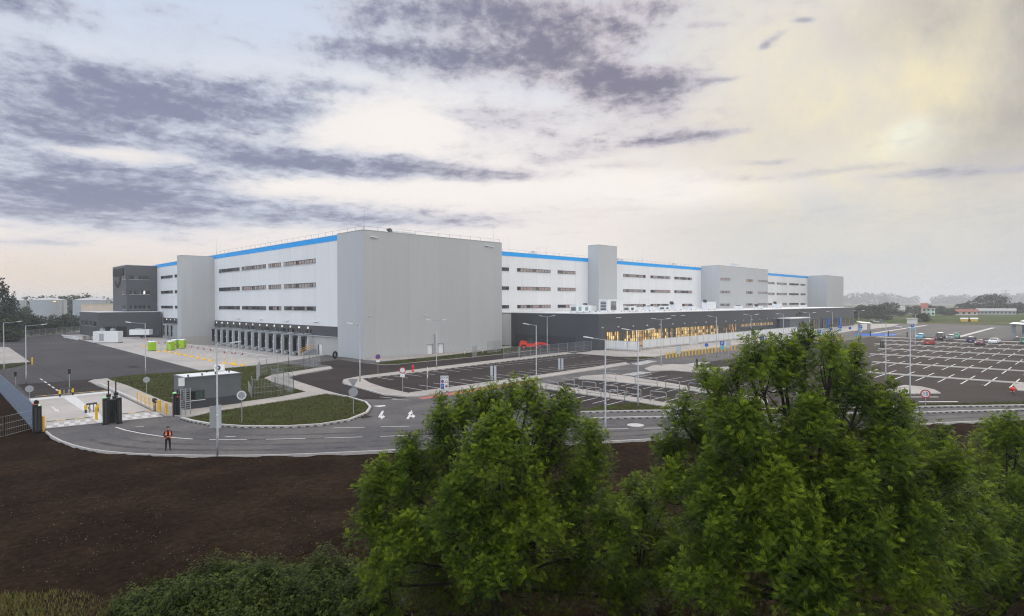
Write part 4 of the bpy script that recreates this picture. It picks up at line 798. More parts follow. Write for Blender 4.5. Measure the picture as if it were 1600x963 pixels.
p, h5 = S(552.3, 649, 592)
def yieldb(b):
    z = h5; b.add([(-.5, .03, z), (.5, .03, z), (0, .03, z-.86), (-.5, .05, z), (.5, .05, z), (0, .05, z-.86)], [(0, 1, 2), (5, 4, 3), (0, 3, 4, 1), (1, 4, 5, 2), (2, 5, 3, 0)], 'sign_back')
sign(p, 'backs of a give way triangle and a round sign on the oval lawn', [yieldb, lambda b: round_plate(b, h5-1.3, .45, 'sign_back')], h5, faceto(p))
p, h6 = S(378, 662.8, 610.5); sign(p, 'grey back of a round sign on the oval lawn near the guard house', [lambda b: round_plate(b, h6-.42, .42, 'sign_back', ring='white_metal')], h6, faceto(p)-.25)
p, h7 = S(229, 617, 588.8); sign(p, 'grey back of a round sign rising behind the yellow railing', [lambda b: round_plate(b, h7-.36, .36, 'sign_back')], h7, faceto(p))
p, h8 = S(46, 622, 602.5); sign(p, 'grey back of a round sign behind the far end of the blue fence', [lambda b: round_plate(b, h8-.4, .4, 'sign_back')], h8, faceto(p))
p = G(336, 673); sign(p, 'two grey board backs beside the tall lamp on the near kerb', [lambda b: b.box(-.42, .12, -.03, .01, .25, 2.15, 'sign_back'), lambda b: b.box(.14, .5, -.05, -.01, .2, 2.2, 'fin_grey')], 2.1, faceto(p)+.15, posts=((-.2, .06), (.3, .06)))
p, h9 = S(1446, 637, 608.8)
sp_ = sign(p, 'round speed limit sign reading 15 on the pale island at right', [lambda b: round_plate(b, h9-.45, .45, 'white_paint', ring='red_dark')], h9, faceto(p)); text_mesh('15', .5, 'black_paint', 'lettering', sp_, T_(0, h9-.45, -.085))
for (x, yb, yt, sq, lab) in ((1104, 561, 536.5, 0, 'round blue sign left of the lamp by the yellow bollards'), (1128.3, 566, 533.5, 1, 'square blue parking sign with white plate right of the lamp'), (1191, 556, 526, 1, 'blue parking sign just above the tree top'), (1280, 544, 515.5, 1, 'blue parking sign in front of the entrance yellow bollards'), (1298.5, 538, 512.5, 0, 'small round blue sign right of the entrance bollards'), (1312.5, 536, 508.5, 1, 'blue parking sign left of the tall lamp by the entrance'), (1328, 533, 511, 0, 'small round blue sign at the end of the entrance walk'), (1345, 534, 508.5, 1, 'blue parking sign before the glass shelter'), (1425.5, 530, 507.5, 1, 'blue parking sign above the cyan car')):
    p, hq = S(x, yb, yt); z_ = hq
    r_ = sign(p, lab, [(lambda b, hq=hq: (b.box(-.38, .38, -.08, -.05, hq-.76, hq, 'blue_paint'))) if sq else (lambda b, hq=hq: round_plate(b, hq-.35, .35, 'blue_paint'))]+([rect(-.34, .34, hq-1.5, hq-.82, 'cyan_paint')] if sq else []), hq, faceto(p))
    if sq: text_mesh('P', .6, 'white_paint', 'lettering', r_, T_(0, hq-.38, -.083))
    else: b = MB(); b.bar((-.2, -.08, hq-.35), (.15, -.08, hq-.35), .1, .01, 'white_paint'); b.build('symbol', r_)
for (x, yb, yt, lab) in ((1060.5, 566, 540.5, 'grey information board on a post at the start of the yellow bollards'), (1138, 562, 532.5, 'grey information board right of the blue parking sign'), (1286, 540, 513.5, 'grey information board by the far yellow bollards')):
    p, hq = S(x, yb, yt); sign(p, lab, [lambda b, hq=hq: (b.box(-.4, .4, -.08, -.03, hq-1.5, hq, 'sign_back'), b.box(-.36, .36, -.085, -.081, hq-1.45, hq-.05, 'fin_grey'))], hq, faceto(p), cat='board', name='information_board')
for (x, yb, yt, lab) in ((108.7, 617, 575.5, 'black signal head on a thin pole above the gate apron'), (24.3, 603, 580.5, 'black signal head at far left beyond the blue fence')):
    p, hq = S(x, yb, yt); r_ = thing('traffic_signal', lab, 'traffic light', p, faceto(p)+PI)
    b = MB(); b.tube([(0, 0, 0), (0, 0, hq-.7)], .04, 'galv', 8); b.build('pole', r_)
    b = MB(); b.box(-.13, .13, -.09, .09, hq-.7, hq-.08, 'black_paint'); b.build('housing', r_)
    for z in (hq-.2, hq-.52): b = MB(); b.tube([(0, -.1, z), (0, -.2, z)], .1, 'dock_black', 12); b.build('lens', r_)
# ------------------------------------------------------------------ fences
def fence(name, label, pts, h, parts=None, st=2.5, pitch=.16, wr=.006, mat='galv', arm=0., hbars=None, post=.05, cat='fence'):
    base = Vector((pts[0][0], pts[0][1], 0)); r = thing(name, label, cat, base)
    W_ = MB()
    for a, c in zip(pts, pts[1:]):
        a, c = Vector((a[0], a[1], 0)), Vector((c[0], c[1], 0)); L = (c-a).length; d = (c-a).normalized(); n = max(1, round(L/st)); q = Vector((-d.y, d.x, 0))
        for i in range(n+1):
            p = a+d*(L*i/n)-base; b = MB(); b.bar(p, p+Vector((0, 0, h)), post, post, mat)
            if arm: b.bar(p+Vector((0, 0, h)), p+Vector((0, 0, h+.32))+q*arm, post*.8, post*.8, mat)
            b.build('post', r)
        m = max(1, int(L/pitch))
        for i in range(m):
            p = a+d*((i+.5)*L/m)-base; W_.bar(p+Vector((0, 0, .08)), p+Vector((0, 0, h-.05)), wr*2, wr*2, mat)
        for z in (hbars or [.1, .7, 1.3, h-.06]): W_.bar(a-base+Vector((0, 0, z)), c-base+Vector((0, 0, z)), .025, .025, mat)
    W_.build('mesh_panel', r); return r
fence('mesh_fence', 'tall bluish steel fence running from the gate toward the left edge', [(7.15, 65.9), (7.5, 128)], 2.36, st=2.5, pitch=.11, wr=.012, mat='galv_blue')
fence('mesh_fence', 'thin grey wire fence on the soil at the left edge', [tuple(G(52, 671).xy), tuple(G(7, 683).xy), tuple(G(-40, 692).xy)], 1.75, st=3.2, pitch=.2, wr=.004, hbars=[.1, .6, 1.1, 1.7])
fence('mesh_fence', 'grey wire fence across the guard house lawn, nearest run', [tuple(G(394, 624).xy), tuple(G(430, 620.5).xy), tuple(G(459, 616).xy)], 2.3, arm=.3)
fence('mesh_fence', 'short grey wire fence by the curved kerb', [tuple(G(459, 616).xy), tuple(G(443.5, 609).xy), tuple(G(425, 603).xy)], 2.3, arm=.3)
fence('mesh_fence', 'grey wire fence turning the corner between guard house lawn and docks', [tuple(G(394, 624).xy), tuple(G(388, 612).xy)], 1.2)
fence('mesh_fence', 'grey fence with bent tops between the dock yard and the side road', [tuple(G(401, 597).xy), tuple(G(406, 589).xy), tuple(G(417, 586).xy), tuple(G(451, 581).xy), tuple(G(475, 578.5).xy), tuple(G(484, 575).xy), tuple(G(500, 569).xy)], 2.4, arm=.35)
fence('mesh_fence', 'tall grey bar fence against the foot of the grey corner block', [tuple(G(762, 552.5).xy), tuple(G(782, 549.5).xy)], 2.6, pitch=.2, wr=.015)
fence('mesh_gate', 'open grey wire gate leaf standing by the wall lawn', [tuple(G(738.5, 559.5).xy), tuple(G(745, 557).xy)], 2.3, st=1.2, cat='gate')
fence('mesh_gate', 'closed grey wire gate across the wall road', [tuple(G(787, 561.5).xy), tuple(G(798, 560).xy), tuple(G(810, 558.8).xy)], 2.2, st=1.6, cat='gate')
e0 = G(811, 558.7); fence('mesh_fence', 'grey wire fence from the wall gate to the dark office corner', [tuple(e0.xy), (84, 81.6), (108.5, 82.8)], 2.3, st=3.0)
fence('mesh_fence', 'far wire fence along the left yard edge', [(12, 229), (46, 286)], 2.4, st=4, pitch=.25, wr=.01)
# white screen wall in front of the office glazing
def screen(label, pts, h):
    base = Vector((pts[0][0], pts[0][1], 0)); r = thing('screen_wall', label, 'screen wall', base); b1, b3 = MB(), MB()
    for a, c in zip(pts, pts[1:]):
        a, c = Vector((*a, 0)), Vector((*c, 0)); L = (c-a).length; d = (c-a).normalized(); n = max(1, round(L/1.5))
        b1.bar(a-base+Vector((0, 0, .17)), c-base+Vector((0, 0, .17)), .3, .34, 'paving')
        for i in range(n):
            p, q = a+d*(L*i/n)-base, a+d*(L*(i+1)/n)-base; m = 6
            for j in range(m): s, e = p+(q-p)*(j/m+.012), p+(q-p)*((j+.86)/m); b3.bar(s+Vector((0, 0, 1.38)), e+Vector((0, 0, 1.38)), .05, 2.0, 'white_metal')
        for z in (.5, 2.3): b3.bar(a-base+Vector((0, 0, z)), c-base+Vector((0, 0, z)), .09, .06, 'galv')
        for i in range(0, n+1, 2): p = a+d*(L*i/n)-base; b2 = MB(); b2.bar(p+Vector((0, 0, .34)), p+Vector((0, 0, 2.42)), .1, .1, 'galv'); b2.build('post', r)
    b1.build('plinth', r); b3.build('slat_panel', r)
screen('white slatted screen at the dark office corner, left of its gap', [(111.3, 81.2), (112.2, 72.6)], 2.4)
screen('white slatted screen in front of the lit office windows', [(117.5, 75.2), (139, 75.2)], 2.4)
screen('white slatted screen in front of the last office windows and porch', [(143.6, 75.2), (176, 75.2)], 2.4)
screen('white slatted screen before the entrance porch, farthest run', [(179, 75.4), (214, 75.4)], 2.4)
fence('slat_gate', 'open white slat gate between the first two long screens', [(139.2, 75.2), (143.4, 75.2)], 2.35, st=2.1, pitch=.55, wr=.09, mat='white_metal', cat='gate')
# ------------------------------------------------------------------ bollards, railings, gates
def bollard_proto(name, label, mat, r, h, cat, group, cap=None):
    t = thing(name, label, cat, (0, 0, 0), 0, group); b = MB(); b.lathe([(r, -.1), (r, h-.06), (r*.8, h-.01), (r*.3, h)], mat, n=12); b.build('post', t, smooth=False)
    b = MB(); b.lathe([(r+.004, h*.62), (r+.004, h*.74)], cap or 'black_paint', n=12); b.build('band', t); return t
first = None
row = [G(1041+(1148-1041)*i/21, 560.5+(547.5-560.5)*i/21) for i in range(22)]+[G(1243+(1316-1243)*i/13, 537+(530.5-537)*i/13) for i in range(14)]
for i, p in enumerate(row):
    lab = f'{ORD[i]} yellow bollard from the left before the white screen' if i < 22 else f'{ORD[i-22]} yellow bollard from the left in the far entrance row'
    if first is None: first = bollard_proto('bollard', lab, 'yellow_plastic', .13, 1.25, 'bollard', 'yellow bollards along the office walk', 'yellow_plastic'); first.location = p
    else: dup(first, p, 0, lab)
first = None
for (q, h, lab) in (((150.6, 656), 1.25, 'yellow bollard left of the black gate columns'), ((170.5, 656.5), 1.2, 'yellow bollard hidden between the black gate columns'), ((249.8, 645), 1.3, 'yellow bollard at the lower end of the yellow railing'), ((260, 649.5), 1.3, 'yellow bollard between the railing and the right black gate column'), ((67.5, 673), 1.5, 'yellow bollard beside the left black gate column'), ((50.5, 569.5), 1.5, 'lone yellow bollard at the tip of the corner pavement')):
    if first is None: first = bollard_proto('bollard', lab, 'yellow_plastic', .12, 1.28, 'bollard', 'yellow bollards at the gate', 'yellow_plastic'); first.location = G(*q)
    else: dup(first, G(*q), 0, lab)
p0, p1 = G(214.5, 628.5, .12), G(246.5, 644.5, .12); rl = thing('safety_railing', 'yellow tube railing along the pavement by the gate', 'railing', p0)
d = p1-p0; b = MB(); b.tube([(0, 0, 1.08), d+Vector((0, 0, 1.08))], .04, 'yellow_plastic', 8); b.build('top_rail', rl); b = MB(); b.tube([(0, 0, .6), d+Vector((0, 0, .6))], .035, 'yellow_plastic', 8); b.build('mid_rail', rl)
for i in range(6): q = d*(i/5); b = MB(); b.tube([q, q+Vector((0, 0, 1.1))], .045, 'yellow_plastic', 8); b.build('post', rl)
for i, q in enumerate(((243, 643.2), (241, 641.8))):
    p = G(*q, .12); t = thing('card_reader', ['black reader post at the lower end of the yellow railing', 'black reader post just inside the yellow railing'][i], 'card reader', p, .3); b = MB(); b.tube([(0, 0, 0), (0, 0, .95)], .035, 'black_paint', 8); b.build('post', t); b = MB(); b.box(-.14, .14, -.1, .1, .9, 1.25, 'black_paint'); b.box(-.09, .09, -.108, -.1, 1.0, 1.18, 'steel'); b.build('housing', t)
def gate_column(base, label, h, mast=0., light=None, rz=0., w=.36):
    t = thing('gate_column', label, 'gate column', base, rz, 'black columns of the sliding gates')
    b = MB(); b.box(-w/2, w/2, -w/2, w/2, 0, h, 'black_paint'); b.box(-w/2-.04, w/2+.04, -w/2-.04, w/2+.04, 0, .12, 'dock_black'); b.box(-w*.18, w*.18, -w/2-.03, -w/2, .15, h-.2, 'hut_dark'); b.box(-w/2-.02, w/2+.02, -w/2-.02, w/2+.02, h, h+.05, 'hut_grey'); b.build('column', t)
    if mast: b = MB(); b.tube([(w*.2, 0, h), (w*.2, 0, h+mast)], .055, 'black_paint', 8); b.tube([(w*.2, 0, h+mast), (w*.2, 0, h+mast+.08)], .09, 'hut_dark', 8); b.build('mast', t); b = MB(); b.box(w*.2-.16, w*.2+.16, -.16, .12, h+.1, h+.35, 'black_paint'); b.build('camera', t)
    if light: b = MB(); b.lathe([(.16, 0), (.16, .07), (.08, .12)], light, (-w*.1, 0, h+.05), 12); b.build('beacon', t)
    return t
for (q, yt, mast, li, lab) in (((55.5, 675), 633, .35, 'tail_red', 'black gate column against the end of the blue fence'), ((61, 674), 635, 0, 'lamp_green', 'black gate column with green light at the left gate post'), ((164.5, 663.5), 623, .0, 'lamp_green', 'left one of the black centre gate columns, with green light'), ((168.5, 661.5), 622, 1.5, None, 'masted black centre gate column next to the green lit one'), ((180, 660), 619.5, 1.3, None, 'masted black centre gate column on the right of the junction box'), ((186.3, 662), 622, 0, None, 'rightmost stout black centre gate column'), ((273.5, 650), 615.5, 0, 'lamp_green', 'black gate column with green light before the guard house'), ((279.5, 650), 621, .5, 'tail_red', 'black gate column with red light before the guard house window')):
    p = G(*q); gate_column(p, lab, ZT(q[0], q[1], yt), mast, li)
t = thing('gate_drive', 'black drive box between the masted centre gate columns', 'gate motor', G(174.5, 661)); b = MB(); b.box(-.5, .5, -.25, .25, 1.15, 2.15, 'black_paint'); b.box(-.52, .52, -.27, .27, 2.15, 2.2, 'hut_grey'); b.build('housing', t); b = MB(); b.box(-.12, .12, -.12, .12, 0, 1.15, 'dock_black'); b.build('stand', t)
t = thing('steel_gate', 'grey tubular turnstile gate beside the guard house', 'gate', G(290, 648.5, .1), .1)
for x in (-.45, 0, .45): b = MB(); b.tube([(x, 0, 0), (x, 0, 2.6)], .05, 'galv', 8); b.build('post', t)
b = MB(); 
for z in np.linspace(.25, 2.5, 12): b.tube([(-.45, 0, z), (.45, 0, z)], .022, 'galv', 6)
b.build('bars', t)
for i, (q0, q1) in enumerate((((134, 645.5), (152.5, 643)), ((93.5, 620), (113.5, 617.5)))):
    a, c = G(*q0), G(*q1); t = thing('crash_hoop', ['dark steel crash hoop with yellow ends in the middle of the gate apron', 'dark steel crash hoop with yellow ends at the far edge of the apron'][i], 'barrier', a, 0, 'crash hoops on the apron'); d = c-a
    b = MB(); b.tube([(0, 0, 0), (0, 0, .62), d*.1+Vector((0, 0, .86)), d*.9+Vector((0, 0, .86)), d+Vector((0, 0, .62)), d], .1, 'hut_dark', 10); b.build('hoop', t, smooth=True)
    for q in (Vector((0, 0, 0)), d): b = MB(); b.tube([q+Vector((0, 0, .35)), q+Vector((0, 0, .8))], .125, 'yellow_plastic', 10); b.build('sleeve', t)
    for f in (.33, .66): b = MB(); b.tube([d*f, d*f+Vector((0, 0, .84))], .06, 'steel', 8); b.build('post', t)
# thin ticket posts at the car park entries
first = None
for i, (q, lab) in enumerate((((1089, 576), 'black entry post left of the tall tree'), ((1341.8, 533.5), 'left black entry post of the pair above the tall tree'), ((1344.8, 533), 'right black entry post of the pair above the tall tree'), ((1376.3, 543.2), 'left black entry post of the pair in the car park corner'), ((1379.8, 543), 'right black entry post of the pair in the car park corner'), ((1360, 524.8), 'black entry post at the left end of the blue ground strip'), ((1388, 525.2), 'black entry post on the blue ground strip'), ((1417.5, 527), 'black entry post just left of the cyan car'))):
    p = G(*q)
    if first is None:
        first = thing('entry_post', lab, 'ticket post', p, 0, 'black entry posts of the car park'); b = MB(); b.box(-.11, .11, -.13, .13, 0, 1.5, 'black_paint'); b.box(-.14, .14, -.16, .16, 0, .08, 'dock_black'); b.build('housing', first); b = MB(); b.add([(-.11, -.13, 1.5), (.11, -.13, 1.5), (.11, .13, 1.5), (-.11, .13, 1.5), (-.11, -.03, 1.64), (.11, -.03, 1.64), (.11, .13, 1.64), (-.11, .13, 1.64)], [(4, 5, 6, 7), (0, 1, 5, 4), (1, 2, 6, 5), (2, 3, 7, 6), (3, 0, 4, 7)], 'hut_dark'); b.build('cap', first)
    else: dup(first, p, 0, lab)
# galvanised hoops on the strips of the small parking bays
def hoop(a, c, lab, h=1.15):
    t = thing('tube_hoop', lab, 'rail', a, 0, 'galvanised tube hoops on the parking strips'); d = Vector((c.x-a.x, c.y-a.y, 0)); k = .16/d.length
    b = MB(); b.tube([(0, 0, 0), (0, 0, h-.16), d*k*.3+Vector((0, 0, h-.04)), d*k+Vector((0, 0, h)), d*(1-k)+Vector((0, 0, h)), d*(1-k*.3)+Vector((0, 0, h-.04)), d+Vector((0, 0, h-.16)), d], .042, 'galv', 8); b.build('frame', t, smooth=True)
    b = MB(); b.tube([Vector((0, 0, h*.45)), d+Vector((0, 0, h*.45))], .03, 'galv', 8); b.build('crossbar', t, smooth=True)
z8 = lambda x, y: G(820+x/4.815, 500+y/4.815, .1)
for i, (x0, y0, x1, y1) in enumerate(((160, 522, 250, 545), (310, 548, 408, 566), (468, 577, 574, 590), (640, 600, 752, 612))): hoop(z8(x0, y0), z8(x1, y1), f'{ORD[i]} tube hoop from the left along the front parking strip')
for i, (x0, y0, x1, y1) in enumerate(((285, 508, 372, 522), (433, 530, 535, 545), (595, 560, 698, 575), (762, 582, 874, 602), (944, 612, 1064, 626), (1138, 640, 1250, 655))): hoop(z8(x0, y0), z8(x1, y1), f'{ORD[i]} tube hoop from the left behind the front parking strip')
for i, (x0, y0, x1, y1) in enumerate(((590, 455, 686, 468), (830, 490, 996, 508), (1060, 520, 1164, 534), (1232, 545, 1330, 556))): hoop(z8(x0, y0), z8(x1, y1), f'{ORD[i]} tube hoop from the left on the rear parking strip')
# dock yard: delineators, wheel guides, portable toilets, generator, trailer
z9 = lambda x, y: G(225+x/9.631, 500+y/9.631)
cone0 = None
for i, (x, y) in enumerate(((0, 408), (55, 424), (225, 487), (318, 480), (387, 494), (480, 514), (540, 527), (625, 544), (720, 562), (813, 580), (903, 602), (1000, 620), (1210, 662), (1325, 670), (1373, 682), (1480, 692))):
    lab = f'{ORD[i]} yellow based marker post from the left in the dock yard'
    if cone0 is None:
        cone0 = thing('marker_post', lab, 'marker post', (0, 0, 0), 0, 'yellow based marker posts in the dock yard'); b = MB(); b.lathe([(.42, 0), (.42, .08), (.25, .26), (.08, .36)], 'yellow_plastic', n=16); b.build('base', cone0); b = MB(); b.tube([(0, 0, .3), (.02, 0, .8), (.16, 0, 1.05)], .05, 'yellow_plastic', 8); b.build('handle', cone0)
        b = MB(); b.tube([(0, 0, .3), (0, 0, 2.1)], .02, 'white_metal', 6); b.build('pole', cone0); b = MB(); b.box(-.1, .1, -.02, .02, 1.9, 2.25, 'red_dark'); b.build('flag', cone0); cone0.location = z9(x, y)
    else: dup(cone0, z9(x, y), random.uniform(-1, 1), lab)
guide0 = None
for k in range(14):
    v = 123.3+4.36*k; lab = f'{ORD[k]} white wheel guide rail from the right before the docks'
    if guide0 is None:
        guide0 = thing('wheel_guide', lab, 'wheel guide', (49.5, v, 0), 0, 'white wheel guides in front of the docks'); b = MB()
        b.tube([(0, 0, -.1), (0, 0, .35), (.25, 0, .48), (1.9, 0, .2), (2.0, 0, -.1)], .055, 'white_metal', 8); b.build('rail', guide0, smooth=True); b = MB(); b.box(-.15, .15, -.15, .15, -.05, .03, 'steel'); b.build('foot_plate', guide0)
    else: dup(guide0, (49.5, v, 0), 0, lab)
toil0 = None
for i, (x, yb, lab) in enumerate(((237.5, 548.3, 'leftmost lime green portable toilet with white roof'), (267.2, 547.4, 'lime green portable toilet in front of another one'), (273.5, 544.6, 'lime green portable toilet half hidden behind another one'), (285.2, 544.4, 'rightmost lime green portable toilet against the grey tower'))):
    p = G(x, yb)
    if toil0 is None:
        toil0 = thing('portable_toilet', lab, 'portable toilet', p, .35, 'lime green portable toilets'); b = MB(); b.box(-.62, .62, -.62, .62, .1, 2.05, 'green_plastic')
        for s in (-1, 1):
            for k in range(3): b.box(s*.62-(.03 if s < 0 else 0), s*.62+(.03 if s > 0 else 0), -.45+k*.36, -.27+k*.36, .25, 1.85, 'green_plastic')
        b.build('cabin', toil0); b = MB(); b.box(-.42, .42, -.66, -.622, .2, 1.9, 'green_plastic'); b.box(.28, .34, -.68, -.66, 1.0, 1.15, 'black_paint'); b.build('door', toil0)
        b = MB(); b.add([(-.66, -.66, 2.05), (.66, -.66, 2.05), (.66, .66, 2.05), (-.66, .66, 2.05), (-.35, -.5, 2.28), (.35, -.5, 2.28), (.35, .5, 2.28), (-.35, .5, 2.28)], [(4, 5, 6, 7), (0, 1, 5, 4), (1, 2, 6, 5), (2, 3, 7, 6), (3, 0, 4, 7)], 'white_metal'); b.tube([(.2, .3, 2.2), (.2, .3, 2.5)], .06, 'black_paint', 8); b.build('roof', toil0); b = MB(); b.box(-.64, .64, -.64, .64, 0, .1, 'black_paint'); b.build('skid', toil0)
    else: dup(toil0, p, .35+.15*i, lab)
t = thing('generator', 'white generator container with two exhaust stacks on the yard', 'generator', G(169, 536), rad(-40)); b = MB(); b.box(-3.3, 3.3, -1.3, 1.3, .2, 3.3, 'white_metal')
for i in range(15): b.box(-3.1+i*.43, -3.0+i*.43, -1.34, -1.3, .3, 3.2, 'white_metal')
b.build('container', t); b = MB(); b.box(-1.6, -.4, -1.36, -1.342, .6, 2.7, 'sign_back'); b.build('door', t)
for x in (-1.6, 1.2): b = MB(); b.box(x-.4, x+.5, -.4, .5, 3.3, 4.0, 'galv'); b.tube([(x, 0, 4.0), (x, 0, 4.25)], .2, 'steel', 10); b.build('exhaust_stack', t)
b = MB(); b.box(-3.3, 3.3, -1.3, 1.3, 0, .2, 'frame_dark'); b.build('skid', t)
t = thing('trailer', 'white box trailer on a dark chassis before the annex', 'trailer', G(220.5, 528), rad(-38)); b = MB(); b.box(-3, 3, -1.2, 1.2, 1.0, 2.7, 'white_metal'); b.box(-1.6, .4, -.6, .6, 2.7, 3.0, 'galv'); b.build('body', t); b = MB(); b.box(-3, 3, -1.0, 1.0, .75, 1.0, 'black_paint'); b.box(-4.4, -3, -.1, .1, .75, .9, 'black_paint'); b.build('chassis', t)
for x in (.6, 1.7):
    for y in (-1.05, 1.05): b = MB(); b.tube([(x, y-.12, .42), (x, y+.12, .42)], .42, 'tyre', 16); b.build('wheel', t)
for i in range(2):
    a, c = G(97+i*3, 527.5+i*3), G(122, 531.5+i*3); t = thing('barrier_beam', ['white barrier beam lying farther back on the left yard', 'white barrier beam lying nearer on the left yard'][i], 'barrier', a, 0, 'white beams lying on the yard'); d = c-a; b = MB(); b.bar((0, 0, .75), d+Vector((0, 0, .75)), .25, .35, 'white_metal'); b.build('beam', t)
    for f in (.08, .5, .92): b = MB(); b.bar(d*f, d*f+Vector((0, 0, .6)), .2, .2, 'galv'); b.build('foot', t)
t = thing('pallet_stack', 'low brownish pile of pallets beside the white generator', 'pallets', G(140, 531), .2); b = MB()
for i in range(4):
    for k in range(5): b.box(-1.6, 1.6, -1+k*.42, -.75+k*.42, .1+i*.32, .14+i*.32, 'bark')
    for x in (-1.5, 0, 1.4): b.box(x, x+.12, -1, .95, .0+i*.32, .098+i*.32, 'bark')
b.build('pallets', t)
t = thing('tyre', 'black tyre standing on edge against the dock wall corner', 'tyre', G(523.5, 560.5), .5); b = MB(); R_, r_ = .55, .2; n, m = 24, 10; vs = []; fs = []
for i in range(n):
    for j in range(m): a, c = 2*PI*i/n, 2*PI*j/m; vs.append(((R_+r_*math.cos(c))*math.cos(a), r_*1.1*math.sin(c), .75+(R_+r_*math.cos(c))*math.sin(a)))
for i in range(n):
    for j in range(m): fs.append((i*m+j, i*m+(j+1) % m, ((i+1) % n)*m+(j+1) % m, ((i+1) % n)*m+j))
b.add(vs, fs, 'tyre'); b.build('rubber_ring', t, smooth=True)
t = thing('dock_stair', 'grey steel stair with railings at the right end of the docks', 'stair', (58.0, 121.6, 0), 0); b = MB()
for i in range(5): b.box(.0+i*.55, .55+i*.55, -.7, .7, -.1, .22*(i+1), 'steel')
b.build('steps', t)
for y in (-.72, .72): b = MB(); b.tube([(0, y, 0), (0, y, 1.1), (2.7, y, 2.1), (2.7, y, 1.1)], .04, 'yellow_plastic', 6); b.tube([(0, y, .6), (2.7, y, 1.6)], .03, 'yellow_plastic', 6); b.build('handrail', t)
t = thing('hydrant', 'small red fire hydrant on the car park verge', 'fire hydrant', G(645, 581.5, .12)); b = MB(); b.lathe([(.2, 0), (.2, .12), (.13, .14), (.13, .8), (.19, .84), (.19, .9), (.1, 1.08), (.03, 1.14)], 'red_paint', n=14); b.build('body', t)
for s in (-1, 1): b = MB(); b.tube([(s*.12, 0, .66), (s*.26, 0, .66)], .07, 'red_dark', 10); b.build('outlet', t)
for i, x in enumerate((704.5, 726, 754.5, 775)):
    p = G(x, 555.8-(x-704)*.075); t = thing('vent_post', f'{ORD[i]} small white capped post from the left on the wall lawn', 'vent post', p, 0, 'white posts on the wall lawn'); b = MB(); b.tube([(0, 0, 0), (0, 0, .9)], .06, 'white_metal', 8); b.build('post', t); b = MB(); b.lathe([(.14, .9), (.14, 1.0), (.04, 1.08)], 'teal_paint', n=10); b.build('cap', t)
t = thing('warning_ball', 'small red marker ball at the right end of the front parking row', 'marker', G(1582, 613.5)); b = MB(); b.lathe([(.05, .1), (.22, .2), (.3, .4), (.22, .62), (.05, .7)], 'red_paint', n=14); b.build('ball', t, smooth=True); b = MB(); b.lathe([(.25, 0), (.2, .1)], 'black_paint', n=12); b.build('base', t)
